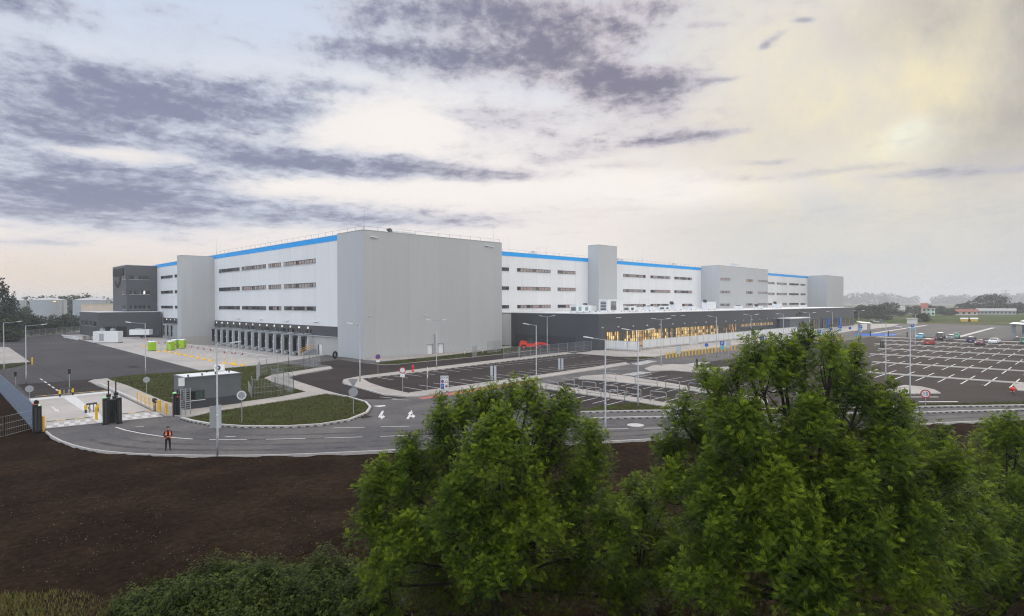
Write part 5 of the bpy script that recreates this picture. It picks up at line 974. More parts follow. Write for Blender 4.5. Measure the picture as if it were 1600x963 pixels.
#@@PART5
# ------------------------------------------------------------------ vehicles
def car(p, rz, paint, label, kind='hatch', lights=False):
    t = thing('parked_car', label, 'car', p, rz, 'cars parked in the big car park'); Lh, Wd, H_ = {'hatch': (2.0, .86, 1.48), 'sedan': (2.2, .88, 1.42), 'van': (2.2, .92, 1.95)}[kind]
    prof = {'hatch': [(-1, .35), (-1, .75), (-.97, .92), (-.5, .98), (.55, 1.0), (.97, .9), (1, .6), (1, .32)], 'sedan': [(-1, .38), (-1, .8), (-.93, .93), (-.45, .96), (.5, .96), (.95, .84), (1, .6), (1, .32)], 'van': [(-1, .35), (-1, .9), (-.98, 1.05), (-.5, 1.08), (.6, 1.08), (.96, .95), (1, .6), (1, .32)]}[kind]
    b = MB(); n = len(prof); rows = []
    for s in (-1, -.93, .93, 1):
        inset = .06 if abs(s) == 1 else 0; rows.append([(x*(Lh-inset), s*Wd, z-(.05 if abs(s) == 1 and z > .7 else 0)) for x, z in prof])
    vs = sum(rows, []); fs = [tuple(range(n)), tuple(range(3*n, 4*n))[::-1]]
    for r in range(3):
        for i in range(n): fs.append((r*n+i, (r+1)*n+i, (r+1)*n+(i+1) % n, r*n+(i+1) % n))
    b.add(vs, fs, paint); b.build('body', t)
    cab = {'hatch': (-.93, -.72, .18, .52), 'sedan': (-.62, -.38, .12, .5), 'van': (-.96, -.88, .3, .62)}[kind]; z0 = prof[3][1]-.02
    w0, w1 = Wd*.94, Wd*.72; b = MB(); q = [(cab[0]*Lh, z0), (cab[1]*Lh, H_-.06), (cab[2]*Lh, H_-.06), (cab[3]*Lh, z0)]
    vs = [(x, -(w0 if z == z0 else w1), z) for x, z in q]+[(x, (w0 if z == z0 else w1), z) for x, z in q]; b.add(vs, [(0, 1, 2, 3), (7, 6, 5, 4), (0, 4, 5, 1), (2, 6, 7, 3)], 'glass_dark'); b.build('windows', t)
    b = MB(); x0, x1 = cab[1]*Lh-.06, cab[2]*Lh+.05; b.add([(x0, -w1-.02, H_-.07), (x1, -w1-.02, H_-.07), (x1, w1+.02, H_-.07), (x0, w1+.02, H_-.07), (x0+.12, -w1+.1, H_), (x1-.14, -w1+.1, H_), (x1-.14, w1-.1, H_), (x0+.12, w1-.1, H_)], [(3, 2, 1, 0), (4, 5, 6, 7), (0, 1, 5, 4), (1, 2, 6, 5), (2, 3, 7, 6), (3, 0, 4, 7)], paint)
    for s in (-1, 1):
        for (xa, xb) in ((cab[0], cab[1]), (cab[2], cab[3])): b.bar((xa*Lh, s*(w0 if xa in (cab[0],) else w1), z0 if xa == cab[0] else H_-.06), (xb*Lh, s*(w1 if xb == cab[1] else w0), H_-.06 if xb == cab[1] else z0), .08, .08, paint)
        b.bar(((cab[1]+cab[2])/2*Lh, s*w0, z0), ((cab[1]+cab[2])/2*Lh, s*w1, H_-.06), .08, .06, paint)
    b.build('roof', t)
    for x in (-.62, .64):
        for y in (-1, 1):
            b = MB(); b.tube([(x*Lh, y*(Wd-.2), .31), (x*Lh, y*(Wd+.01), .31)], .31, 'tyre', 18); w = b.build('wheel', t); b = MB(); b.tube([(x*Lh, y*(Wd+.011), .31), (x*Lh, y*(Wd+.02), .31)], .19, 'steel', 14); b.build('rim', w)
    for s in (-1, 1):
        b = MB(); b.box(Lh-.02, Lh+.012, s*Wd*.7-.18, s*Wd*.7+.18, .6, .76, 'white_metal'); b.build('headlight', t)
        b = MB(); b.box(-Lh-.012, -Lh+.02, s*Wd*.74-.15, s*Wd*.74+.15, .68, .9, 'tail_red' if lights else 'red_dark'); b.build('tail_light', t)
        b = MB(); b.box(cab[3]*Lh-.25, cab[3]*Lh-.05, s*(Wd+.02)-.09, s*(Wd+.02)+.09, z0+.02, z0+.16, paint); b.build('mirror', t)
    b = MB(); b.box(-Lh-.014, -Lh-.002, -.26, .26, .48, .6, 'white_paint'); b.build('number_plate', t)
XU = 0.
car(G(1438, 529), XU+PI, 'cyan_paint', 'light blue hatchback facing the viewer, leftmost parked car'); car(G(1452, 538.7), XU, 'red_dark', 'dark red car with lit tail lights in the nearer row', 'hatch', True); car(G(1468.7, 530.6), XU+PI, 'brown_paint', 'brown van like car with tall body behind the red one', 'van')
car(G(1485.5, 531), XU+PI, 'grey_paint', 'grey estate car between the brown and the green cars', 'hatch'); car(G(1493.3, 528.4), XU+PI, 'teal_paint', 'dark green car half hidden behind the grey car'); car(G(1518, 535), XU, 'navy_paint', 'dark blue hatchback left of the maroon car'); car(G(1531, 539), XU+PI, 'maroon_paint', 'maroon car in front of the row', 'sedan'); car(G(1554, 537), XU+PI-.12, 'white_paint', 'white sedan, right of the maroon car', 'sedan'); car(G(1602, 536.5), XU, 'teal_paint', 'green car cut off by the right edge of the photo', 'hatch')
car(G(1363, 502.5), .5, 'grey_paint', 'far dark car near the glass shelter, left one', 'sedan'); car(G(1376, 503.3), .5, 'navy_paint', 'far dark car near the glass shelter, right one', 'sedan')
t = thing('telehandler', 'red telescopic handler parked by the dark office side wall', 'construction vehicle', G(830, 546.5), rad(-52)); b = MB(); b.add([(-2.6, -1.0, .75), (2.2, -1.0, .75), (2.2, 1.0, .75), (-2.6, 1.0, .75), (-2.7, -.95, 1.55), (1.4, -.95, 1.45), (1.4, .95, 1.45), (-2.7, .95, 1.55)], [(3, 2, 1, 0), (4, 5, 6, 7), (0, 1, 5, 4), (1, 2, 6, 5), (2, 3, 7, 6), (3, 0, 4, 7)], 'red_paint'); b.box(-2.6, -1.2, .2, .95, 1.55, 1.9, 'red_paint'); b.build('chassis', t)
b = MB(); b.bar((-2.4, .15, 1.85), (3.4, .15, 1.35), .42, .45, 'red_paint'); b.bar((3.3, .15, 1.4), (4.1, .15, .9), .34, .34, 'red_paint'); b.build('boom', t); b = MB(); b.add([(-.9, -.95, 1.5), (.9, -.95, 1.45), (.9, -.2, 1.45), (-.9, -.2, 1.5), (-.75, -.9, 2.45), (.45, -.9, 2.45), (.45, -.25, 2.45), (-.75, -.25, 2.45)], [(0, 1, 5, 4), (1, 2, 6, 5), (2, 3, 7, 6), (3, 0, 4, 7)], 'glass_green'); b.box(-.85, .55, -.95, -.2, 2.45, 2.55, 'black_paint'); b.build('cab', t)
for x in (-1.6, 1.5):
    for y in (-1, 1): b = MB(); b.tube([(x, y*.75, .62), (x, y*1.15, .62)], .62, 'tyre', 20); w = b.build('wheel', t); b = MB(); b.tube([(x, y*1.151, .62), (x, y*1.17, .62)], .3, 'red_paint', 14); b.build('rim', w)
b = MB(); b.bar((4.0, -.6, .9), (4.0, .9, .9), .12, .5, 'black_paint'); b.box(4.0, 5.1, -.4, -.28, .66, .72, 'black_paint'); b.box(4.0, 5.1, .55, .67, .66, .72, 'black_paint'); b.build('forks', t)
# ------------------------------------------------------------------ shelters
def shelter(p, rz, L, D_, H_, label, fill, nposts=5):
    t = thing('shelter', label, 'shelter', p, rz); b = MB(); b.add([(-L/2-.4, -D_/2-.4, H_), (L/2+.4, -D_/2-.4, H_), (L/2+.4, D_/2+.4, H_+.3), (-L/2-.4, D_/2+.4, H_+.3), (-L/2-.4, -D_/2-.4, H_+.16), (L/2+.4, -D_/2-.4, H_+.16), (L/2+.4, D_/2+.4, H_+.46), (-L/2-.4, D_/2+.4, H_+.46)], [(3, 2, 1, 0), (4, 5, 6, 7), (0, 1, 5, 4), (1, 2, 6, 5), (2, 3, 7, 6), (3, 0, 4, 7)], 'white_metal'); b.build('roof', t)
    for i in range(nposts):
        for y in (-D_/2, D_/2): x = -L/2+L*i/(nposts-1); b = MB(); b.tube([(x, y, 0), (x, y, H_+(.3 if y > 0 else 0)+.02)], .06, 'galv', 8); b.build('post', t)
    b = MB()
    for i in range(int(L/.35)): x = -L/2+.2+i*.35; b.box(x-.02, x+.02, D_/2-.05, D_/2, .3, H_, fill)
    b.box(-L/2, L/2, D_/2-.06, D_/2-.03, .3, .4, fill); b.box(-L/2, L/2, D_/2-.06, D_/2-.03, H_-.4, H_-.3, fill); b.build('back_panel', t)
    b = MB(); b.box(-L/2+.3, L/2-.3, D_/2-.6, D_/2-.2, .42, .48, 'steel'); b.box(-L/2+.5, -L/2+.6, D_/2-.5, D_/2-.3, 0, .42, 'steel'); b.box(L/2-.6, L/2-.5, D_/2-.5, D_/2-.3, 0, .42, 'steel'); b.build('bench', t); return t
shelter(G(1350, 519), rad(20), 9, 3, 3.2, 'glass shelter with white roof at the far end of the office', 'galv_blue', 7)
for i, (x, y, L) in enumerate(((1598, 530, 12), (1612, 524, 12), (1630, 519, 12))): shelter(G(x, y), 0, L, 4, 4.2, f'white roofed bicycle shelter at the right edge, {["nearest", "middle", "farthest"][i]} roof', 'hut_grey' if i else 'sign_back', 6)
for x in (1293.5, 1311.5):
    t = thing('entrance_column', f'blue square column {"left" if x < 1300 else "right"} of the glazed office entrance', 'column', PV(x, 520, 1, 80.2)*Vector((1, 1, 0)).to_3d() if False else Vector((PV(x, 520, 1, 80.2).x, 80.2, .12))); b = MB(); b.box(-.5, .5, -.4, .4, 0, 4.1, 'blue_paint'); b.build('shaft', t); b = MB(); b.box(-.8, .8, -.6, .6, 0, .25, 'hut_dark'); b.build('base', t)
# ------------------------------------------------------------------ far left: tanks and sheds; far right: houses
for i, (x, wpx, ytop, dist, lab) in enumerate(((30, 24, 470, 420, 'pale round storage tank mostly hidden behind the tall left tree'), (77, 58, 469.5, 400, 'wide pale round storage tank at the left horizon'), (144, 60, 469.5, 385, 'wide pale storage tank just left of the dark tower'))):
    p = CF(x, dist, -.3); R_ = wpx/2*dist/FPX*.8; zt = HC-(ytop-HOR(x))/FPX*dist; t = thing('storage_tank', lab, 'tank', p, 0, 'round storage tanks beyond the trees'); b = MB(); b.lathe([(R_, 0), (R_, zt+.3)], 'tank_grey', n=40); b.build('shell', t, smooth=False); b = MB(); b.lathe([(R_+.15, zt+.3), (R_+.15, zt+.5), (R_*.5, zt+1.6), (.5, zt+2.2)], 'tank_roof', n=40); b.build('roof', t)
    b = MB(); b.tube([(R_*.7, -R_*.75, 0), (R_*.7, -R_*.75, zt+1.2)], .25, 'galv', 6); b.build('ladder', t)
def house(p, rz, L, D_, H_, wall, roof, label, gable=2.2, nwin=3, flat=False, cat='house', name='house'):
    t = thing(name, label, cat, p, rz); b = MB(); b.box(-L/2, L/2, -D_/2, D_/2, -.3, H_, wall)
    if not flat: b.add([(-L/2, -D_/2, H_), (-L/2, D_/2, H_), (-L/2, 0, H_+gable), (L/2, -D_/2, H_), (L/2, D_/2, H_), (L/2, 0, H_+gable)], [(0, 2, 1), (3, 4, 5)], wall)
    b.build('wall', t); b = MB()
    if flat: b.box(-L/2-.3, L/2+.3, -D_/2-.3, D_/2+.3, H_, H_+.3, roof)
    else:
        e = .5
        for s in (-1, 1): b.add([(-L/2-e, s*(D_/2+e), H_-.3), (L/2+e, s*(D_/2+e), H_-.3), (L/2+e, 0, H_+gable+.02), (-L/2-e, 0, H_+gable+.02), (-L/2-e, s*(D_/2+e), H_-.05), (L/2+e, s*(D_/2+e), H_-.05), (L/2+e, 0, H_+gable+.27), (-L/2-e, 0, H_+gable+.27)], [(0, 1, 2, 3), (7, 6, 5, 4), (0, 4, 5, 1), (1, 5, 6, 2), (2, 6, 7, 3), (3, 7, 4, 0)], roof)
    rf = b.build('roof', t)
    if not flat: b = MB(); b.box(L*.2, L*.2+.7, .3, 1.0, H_+gable*.5, H_+gable+1.0, wall); b.build('chimney', rf)
    for i in range(nwin):
        x = -L/2+L*(i+.5)/nwin
        for z in ((1.0, 4.0) if H_ > 5 else (1.0,)): b = MB(); b.box(x-.7, x+.7, -D_/2-.06, -D_/2-.005, z, z+1.4, 'glass_dark'); b.box(x-.78, x+.78, -D_/2-.1, -D_/2-.061, z-.1, z, wall); b.build('window', t)
    return t
def hat(x, yb, wpx, ytop, dist): p = CF(x, dist, -.3); return p, wpx*dist/FPX*.86, HC-(ytop-HOR(x))/FPX*dist
def fc(p): return math.atan2(-p.y, -p.x)+PI/2
for (x, w, yt, dist, D_, wall, roof, lab, kw) in ((153, 48, 475, 360, 10, 'house_peach', 'tank_roof', 'long peach walled shed left of the dark tower', dict(flat=True, nwin=8, cat='building', name='shed')),
  (1403, 22, 484.5, 470, 8, 'house_white', 'house_grey', 'white house with dark roof among the far trees', dict(gable=2.6)), (1402, 8, 480, 480, 6, 'house_white', 'house_grey', 'narrow white upper house block behind the white house', dict(gable=1.5, nwin=1)), (1445, 9, 481, 465, 8, 'house_peach', 'roof_red', 'red roofed house joined to a pale green house', dict(gable=3.2, nwin=1)), (1455, 13, 483, 460, 8, 'house_green', 'tank_roof', 'pale green house front beside the red roof', dict(flat=True, nwin=2)),
  (1511, 32, 487, 480, 10, 'house_peach', 'roof_red', 'long low house with weathered red roof', dict(gable=1.6, nwin=4)), (1557, 55, 485.5, 500, 12, 'house_grey', 'house_grey', 'long grey shed with a row of windows under trees', dict(gable=1.6, nwin=10, cat='building', name='shed')),
  (1426, 16, 499.5, 300, 5, 'house_white', 'tank_roof', 'small white hut on the far side of the car park', dict(flat=True, nwin=0, cat='hut', name='hut'))):
    p, L, zt = hat(x, 0, w, yt, dist); house(p, fc(p), L, D_, max(2.2, zt+.3), wall, roof, lab, **kw)
for i, x in enumerate((1507.5, 1523)):
    p = CF(x, 322, -.3); t = thing('skip_container', f'small pale yellow container {"left" if i == 0 else "right"} of the bush at the far field edge', 'container', p, fc(p)); b = MB(); b.add([(-1.4, -.8, .2), (1.4, -.8, .2), (1.4, .8, .2), (-1.4, .8, .2), (-1.8, -.95, 1.7), (1.8, -.95, 1.7), (1.8, .95, 1.7), (-1.8, .95, 1.7)], [(3, 2, 1, 0), (0, 1, 5, 4), (1, 2, 6, 5), (2, 3, 7, 6), (3, 0, 4, 7)], 'paint_yellow'); b.build('bin', t); b = MB(); b.add([(-1.85, -1, 1.7), (1.85, -1, 1.7), (1.85, 1, 1.7), (-1.85, 1, 1.7), (-1.6, 0, 2.3), (1.6, 0, 2.3)], [(0, 1, 5, 4), (1, 2, 5), (2, 3, 4, 5), (3, 0, 4)], 'white_metal'); b.build('lid', t)
for i, (x, yt, dist) in enumerate(((1431, 478, 330), (1438, 482, 335))):
    p = CF(x, dist, -.3); h = HC-(yt-HOR(x))/FPX*dist; t = thing('utility_pole', ['taller wooden utility pole before the far houses', 'shorter wooden utility pole before the far houses'][i], 'utility pole', p, 0); b = MB(); b.tube([(0, 0, 0), (0, 0, h)], [.16, .1], 'bark', 8); b.build('pole', t); b = MB(); b.bar((-1, 0, h-.6), (1, 0, h-.6), .12, .12, 'bark'); b.build('crossarm', t)
p = CF(1572, 620, -.3); t = thing('pylon', 'lattice power pylon rising above the trees at far right', 'pylon', p, fc(p)); h = HC-(452-HOR(1572))/FPX*620; b = MB()
for s in (-1, 1):
    for q in (-1, 1): b.bar((s*1.6, q*1.6, 0), (s*.35, q*.35, h), .22, .22, 'sign_back')
for i in range(9): z0, z1 = h*i/9, h*(i+1)/9; w0, w1 = 1.6-1.25*i/9, 1.6-1.25*(i+1)/9; b.bar((-w0, -w0, z0), (w1, -w1, z1), .14, .14, 'sign_back'); b.bar((w0, w0, z0), (-w1, w1, z1), .14, .14, 'sign_back')
b.build('mast', t)
for z in (h*.82, h*.93): b = MB(); b.bar((-4.5, 0, z), (4.5, 0, z), .3, .3, 'sign_back'); b.build('crossarm', t)
# green field strip beyond the car park
b = MB(); b.flat([(p.x, p.y) for p in [CF(1300, 322), CF(1700, 318), CF(2000, 520), CF(1320, 470)]], -.3, 'meadow_grass'); struct(b, 'meadow')
# ------------------------------------------------------------------ far trees
def far_tree(name, label, p, h, w, n, mat, seed, lobes=6, low=.12, cat='tree', group=None, conical=False, leaf=None):
    r = np.random.default_rng(seed); t = thing(name, label, cat, p, r.uniform(0, 6), group); leaf = leaf or max(.35, w*.045)
    b = MB(); b.tube([(0, 0, -.1), (w*.01, 0, h*.35), (0, w*.02, h*.7), (0, 0, h*.93)], [h*.024, h*.018, h*.01, h*.003], 'bark', 7)
    C = []
    for i in range(lobes):
        if conical: f = (i+.5)/lobes; z = h*(low+(1-low)*f*.96); rr = w/2*(1-f*.86); C.append((r.normal(0, .05*w), r.normal(0, .05*w), z, rr, h/lobes*.75))
        else: a = 2*PI*i/lobes+r.uniform(0, .8); q = w/2*r.uniform(.3, .62); z = h*r.uniform(low+.2, .8); C.append((q*math.cos(a), q*math.sin(a), z, w*r.uniform(.2, .31), h*r.uniform(.14, .22)))
    if not conical: C.append((0, 0, h*.78, w*.24, h*.21)); C.append((0, 0, h*(low+.28), w*.4, h*.25))
    for c in C: b.tube([(0, 0, max(.1, c[2]-c[4]*1.2)), (c[0]*.6, c[1]*.6, c[2]-c[4]*.3), (c[0], c[1], c[2])], [h*.01, h*.007, h*.003], 'bark', 5)
    b.build('trunk', t)
    C = np.array(C); wt = C[:, 3]**2*C[:, 4]; k = r.choice(len(C), n, p=wt/wt.sum()); d = r.normal(size=(n, 3)); d /= np.linalg.norm(d, axis=1)[:, None]; rad_ = r.uniform(.25, 1.06, n)**.5
    P = C[k, :3]+d*np.stack([C[k, 3], C[k, 3], C[k, 4]], 1)*rad_[:, None]; P[:, 2] = np.maximum(P[:, 2], h*low*.6)
    nr = d+r.normal(0, .6, (n, 3)); nr /= np.linalg.norm(nr, axis=1)[:, None]; u = np.cross(nr, r.normal(size=(n, 3))); u /= np.linalg.norm(u, axis=1)[:, None]; v = np.cross(nr, u); s = leaf*r.uniform(.5, 1.3, n)[:, None]
    Q = np.stack([P-u*s, P-v*s*.6, P+u*s, P+v*s*.6], 1).reshape(-1, 3); quadmesh('crown', Q, r.uniform(0, 1, n).repeat(4)**2, mat, t); return t
def quadmesh(name, Q, tint, mat, parent):
    n = len(Q)//4; me = bpy.data.meshes.new(name); me.vertices.add(len(Q)); me.vertices.foreach_set('co', np.ascontiguousarray(Q, dtype=np.float32).ravel()); me.loops.add(len(Q)); me.loops.foreach_set('vertex_index', np.arange(len(Q), dtype=np.int32)); me.polygons.add(n)
    me.polygons.foreach_set('loop_start', np.arange(0, len(Q), 4, dtype=np.int32)); at = me.attributes.new('tint', 'FLOAT', 'POINT'); at.data.foreach_set('value', np.ascontiguousarray(tint, dtype=np.float32)); me.materials.append(MATS[mat]); me.update(calc_edges=True)
    o = bpy.data.objects.new(name, me); COL.objects.link(o); o.parent = parent; return o
far_tree('conifer_tree', 'tall dark conifer at the left edge of the photo', CF(6, 190, -.3), HC+(474-430)/FPX*190+.3, 10, 2600, 'leaf_conifer', 3, 8, conical=True)
far_tree('conifer_tree', 'second dark conifer just right of the tallest left one', CF(20, 200, -.3), HC+(474-452)/FPX*200+.3, 8, 2000, 'leaf_conifer', 4, 8, conical=True)
L_ = [(-8, 500, 12, 180), (12, 494, 10, 175), (33, 486, 9, 205), (50, 489, 8, 210), (66, 492, 8, 215), (84, 491, 7, 220), (103, 490, 8, 235), (117, 492, 7, 245), (40, 478, 9, 260)]
for i, (x, yt, w, d) in enumerate(L_): far_tree('leafy_tree', f'{ORD[i]} dark leafy tree from the left in front of the storage tanks' if i < 8 else 'leafy tree standing behind the row before the left tank', CF(x, d, -.3), HC-(yt-HOR(x))/FPX*d+.3, w, 1500, 'leaf_far', 20+i, group='dark trees left of the annex', low=.02)
for i, (x, yt, w, d) in enumerate(((42, 463, 30, 480), (70, 461, 28, 490), (92, 460, 26, 490), (112, 463, 24, 480), (130, 457.5, 28, 470), (160, 463, 26, 500), (174, 465, 18, 480))): far_tree('distant_tree', f'{ORD[i]} hazy tree from the left showing above the storage tanks', CF(x, d, -.3), HC-(yt-HOR(x))/FPX*d+.3, w, 700, 'leaf_far', 40+i, group='hazy trees behind the tanks', low=.05)
R_ = [(1330, 479, 12, 330), (1348, 476, 16, 430), (1362, 475.5, 16, 420), (1377, 474.5, 18, 430), (1390, 472, 20, 470), (1409, 486, 7, 440), (1418, 476.5, 14, 510), (1432, 477, 16, 520), (1447, 474.5, 20, 540), (1443, 489, 9, 330), (1468, 478, 20, 520), (1482, 482, 14, 470), (1493, 480.5, 16, 500), (1508, 473.5, 20, 560), (1520, 475.5, 16, 540), (1533, 463, 20, 540), (1551, 458, 24, 540), (1570, 463, 24, 540), (1592, 472, 22, 520), (1612, 470, 20, 520), (1515, 499, 6, 330), (1384, 493, 10, 360), (1360, 490, 12, 380), (1640, 466, 24, 540)]
for i, (x, yt, w, d) in enumerate(R_): far_tree('leafy_tree', f'{ORD[i]} leafy tree counted from the office end across the far side', CF(x, d, -.3), HC-(yt-HOR(x))/FPX*d+.3, w, 1100, 'leaf_far', 60+i, group='trees among the far houses', low=.02)
# far wood on the horizon that reads as one mass
def wood():
    r = np.random.default_rng(5); P = []
    for x in np.arange(1290, 1760, 5.5):
        for dd, y0 in ((2100, 462.), (2500, 464.5)):
            d = dd+r.uniform(-40, 60); top = HC-(y0+r.uniform(-3, 4)+2.5*math.sin(x*.03+dd)-HOR(x))/FPX*d; p = CF(x+r.uniform(-3, 3), d); w = r.uniform(14, 26)
            if math.sin(x*.055+dd)+math.sin(x*.021) < -.75: continue
            n = 150; q = r.normal(size=(n, 3)); q /= np.linalg.norm(q, axis=1)[:, None]; P.append(np.array([p.x, p.y, top*.55])+q*np.array([w, w, top*.5])*r.uniform(.5, 1, n)[:, None]**.4)
    for x in np.arange(-200, 200, 8):
        d = 2000+r.uniform(-60, 60); top = HC-(468+r.uniform(-2, 3)-HOR(x))/FPX*d; p = CF(x, d); q = r.normal(size=(120, 3)); q /= np.linalg.norm(q, axis=1)[:, None]; P.append(np.array([p.x, p.y, top*.55])+q*np.array([24, 24, top*.5]))
    P = np.concatenate(P); n = len(P); nr = r.normal(size=(n, 3)); u = np.cross(nr, r.normal(size=(n, 3))); u /= np.linalg.norm(u, axis=1)[:, None]; v = np.cross(nr, u); v /= np.linalg.norm(v, axis=1)[:, None]; s = r.uniform(1.8, 4.0, n)[:, None]
    o = quadmesh('far_wood', np.stack([P-u*s, P-v*s*.7, P+u*s, P+v*s*.7], 1).reshape(-1, 3), r.uniform(0, 1, n).repeat(4)**2, 'leaf_far', None); o['kind'] = 'stuff'; tag(o, 'hazy belt of distant woodland along the horizon', 'woodland')
wood()
#@@PART6
# ------------------------------------------------------------------ near trees: shoots of long pinnate leaves
def fern_shoot(r, nl=12, L=.52, leaf=.30, pairs=6):
    Q, T = [], []
    for i in range(nl):
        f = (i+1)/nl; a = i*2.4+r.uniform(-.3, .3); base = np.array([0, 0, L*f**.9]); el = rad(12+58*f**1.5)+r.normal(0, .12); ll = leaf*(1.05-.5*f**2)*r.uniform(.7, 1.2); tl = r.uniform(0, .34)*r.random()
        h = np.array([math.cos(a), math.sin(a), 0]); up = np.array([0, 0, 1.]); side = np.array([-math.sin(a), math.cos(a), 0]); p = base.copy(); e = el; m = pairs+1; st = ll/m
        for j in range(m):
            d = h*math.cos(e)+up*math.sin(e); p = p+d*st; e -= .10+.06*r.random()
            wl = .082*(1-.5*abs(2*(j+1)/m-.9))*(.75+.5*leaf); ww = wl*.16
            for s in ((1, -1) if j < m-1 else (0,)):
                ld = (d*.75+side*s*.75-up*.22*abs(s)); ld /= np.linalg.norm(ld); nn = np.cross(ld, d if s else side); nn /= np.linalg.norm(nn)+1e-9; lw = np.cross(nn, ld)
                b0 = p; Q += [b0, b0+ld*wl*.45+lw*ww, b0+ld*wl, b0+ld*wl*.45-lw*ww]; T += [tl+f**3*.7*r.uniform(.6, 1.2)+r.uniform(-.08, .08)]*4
    return np.array(Q), np.array(T)
def bush_shoot(r, nl=14, L=.6, leaf=.085):
    Q, T = [], []
    for i in range(nl):
        f = (i+.6)/nl; a = i*2.4+r.uniform(-.4, .4)
        for s in (-.5, 0, .5):
            h = np.array([math.cos(a+s), math.sin(a+s), r.uniform(-.25, .5)]); h /= np.linalg.norm(h); b0 = np.array([0, 0, L*f])+h*.05*(2-abs(s)); side = np.cross(h, [0, 0, 1.]); side /= np.linalg.norm(side); w = leaf*r.uniform(.7, 1.3)
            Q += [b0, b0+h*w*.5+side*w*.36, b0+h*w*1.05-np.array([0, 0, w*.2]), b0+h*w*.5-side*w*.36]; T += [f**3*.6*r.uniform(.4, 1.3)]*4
    return np.array(Q), np.clip(np.array(T), 0, 1)
PR = np.random.default_rng(11)
FERN = [fern_shoot(PR) for _ in range(7)]; BUSH = [bush_shoot(PR) for _ in range(6)]
def scatter(protos, pos, dirs, scale, r, tone=None):
    QS, TS = [], []
    k = r.integers(0, len(protos), len(pos))
    for i, (Q, T) in enumerate(protos):
        m = k == i
        if not m.any(): continue
        p, d, s = pos[m], dirs[m], scale[m]; ang = r.uniform(0, 6.28, len(p)); ref = np.stack([np.cos(ang), np.sin(ang), np.zeros_like(ang)], 1); x = ref-d*(ref*d).sum(1)[:, None]; x /= np.linalg.norm(x, axis=1)[:, None]; y = np.cross(d, x)
        M = np.stack([x, y, d], 2)*s[:, None, None]; QS.append((np.einsum('nij,qj->nqi', M, Q)+p[:, None, :]).reshape(-1, 3)); TS.append((T[None, :]*r.uniform(.35, 1.25, len(p))[:, None]+(0 if tone is None else tone[m][:, None])).ravel())
    return np.concatenate(QS), np.clip(np.concatenate(TS), 0, 1)
def near_tree(label, px0, depth, lobes, seed, dens, base_off=0., sc=1.0, name='leafy_tree', zmin=.5, inner=.45, up=.75):
    r = np.random.default_rng(seed); root = CF(px0, depth, -.15); t = thing(name, label, 'tree', root); P, D, S_, TN = [], [], [], []; bt = MB()
    k = depth/FPX; cen = []
    for (x, y, rr, *fo) in lobes:
        y += 9; rr *= .82 if rr > 45 else .92; R_ = rr*k; off = fo[0] if fo else r.uniform(-.8, 1)*min(2.4, 1.2+R_*.6); dd = depth+off; c = CF(x, dd); c.z = HC-(y-HOR(x))/FPX*dd; cen.append((np.array(c), R_))
    zc = max(c[0][2] for c in cen); th = max(.9, min(2.6, zc*.28)); tr = .10+zc*.013
    bt.tube([(0, 0, -.1), (.05, .03, th*.5), (0, 0, th)], [tr*1.25, tr, tr*.85], 'bark', 10); lim = MB()
    for c, R_ in cen:
        lc = c-np.array(root); q = Vector(lc); b0 = Vector((0, 0, th*.9)); mid = Vector((q.x*.45, q.y*.45, th+(q.z-th)*.55)); tip = q+Vector((0, 0, R_*.55))
        lim.tube([b0, b0.lerp(mid, .5)+Vector((r.normal(0, .08), r.normal(0, .08), .1)), mid, q, tip], [tr*.42, tr*.32, tr*.24, tr*.15, tr*.05], 'bark', 7)
        n = int(dens*4*PI*R_*R_*.72)+8; d = r.normal(size=(n, 3)); fl = (d[:, 2] < -.25) & (r.random(n) < .8); d[fl, 2] *= -1; d[:, 2] += .2; tone = r.uniform(-.12, .16); d /= np.linalg.norm(d, axis=1)[:, None]; f = np.where(r.random(n) < .78, r.uniform(.72, 1.02, n), r.uniform(inner, .75, n))
        cone = 1-.5*np.clip(d[:, 2], 0, 1); e = np.stack([R_*.92*cone, R_*.92*cone, np.full(n, R_*1.28)], 1); p = lc+d*e*f[:, None]; dr = d*.55+np.array([0, 0, up])+r.normal(0, .22, (n, 3)); dr /= np.linalg.norm(dr, axis=1)[:, None]
        kz = (p[:, 2] > zmin); P.append(p[kz]-dr[kz]*.25); D.append(dr[kz]); S_.append(r.uniform(.75, 1.25, kz.sum())*sc); TN.append(np.full(kz.sum(), tone))
        for j in r.choice(n, min(n, 22), replace=False):
            if kz[j]: s0 = q.lerp(mid, r.uniform(0, .5)) if d[j, 2] < .2 else q.lerp(tip, r.uniform(0, .8)); e0 = Vector(p[j]); lim.tube([s0, s0.lerp(e0, .5)-Vector((0, 0, .08)), e0], [.028, .02, .008], 'bark', 5)
    bt.build('trunk', t); lim.build('limbs', t)
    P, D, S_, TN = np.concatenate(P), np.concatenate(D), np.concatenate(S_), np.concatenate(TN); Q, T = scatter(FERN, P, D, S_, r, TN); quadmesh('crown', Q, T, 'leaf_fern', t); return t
near_tree('large fern leaved tree in the centre foreground, before the zone sign', 775, 19, [(690, 634, 13), (692, 684, 42), (640, 702, 26), (722, 655, 32), (845, 658, 34), (745, 655, 50), (800, 640, 42), (825, 622, 26), (765, 622, 24), (880, 660, 48), (920, 690, 36), (930, 740, 55), (860, 720, 70), (780, 730, 85), (700, 740, 75), (640, 760, 65), (595, 770, 45), (580, 830, 45), (640, 850, 80), (730, 830, 90), (820, 820, 100), (910, 810, 80), (960, 850, 60), (600, 910, 60), (690, 920, 95), (800, 920, 110), (900, 920, 95), (975, 930, 60), (720, 815, 70, -1.7), (835, 845, 75, -1.8), (635, 870, 62, -1.4), (775, 715, 58, -1.5), (770, 900, 80, -2.0)], 101, 15)
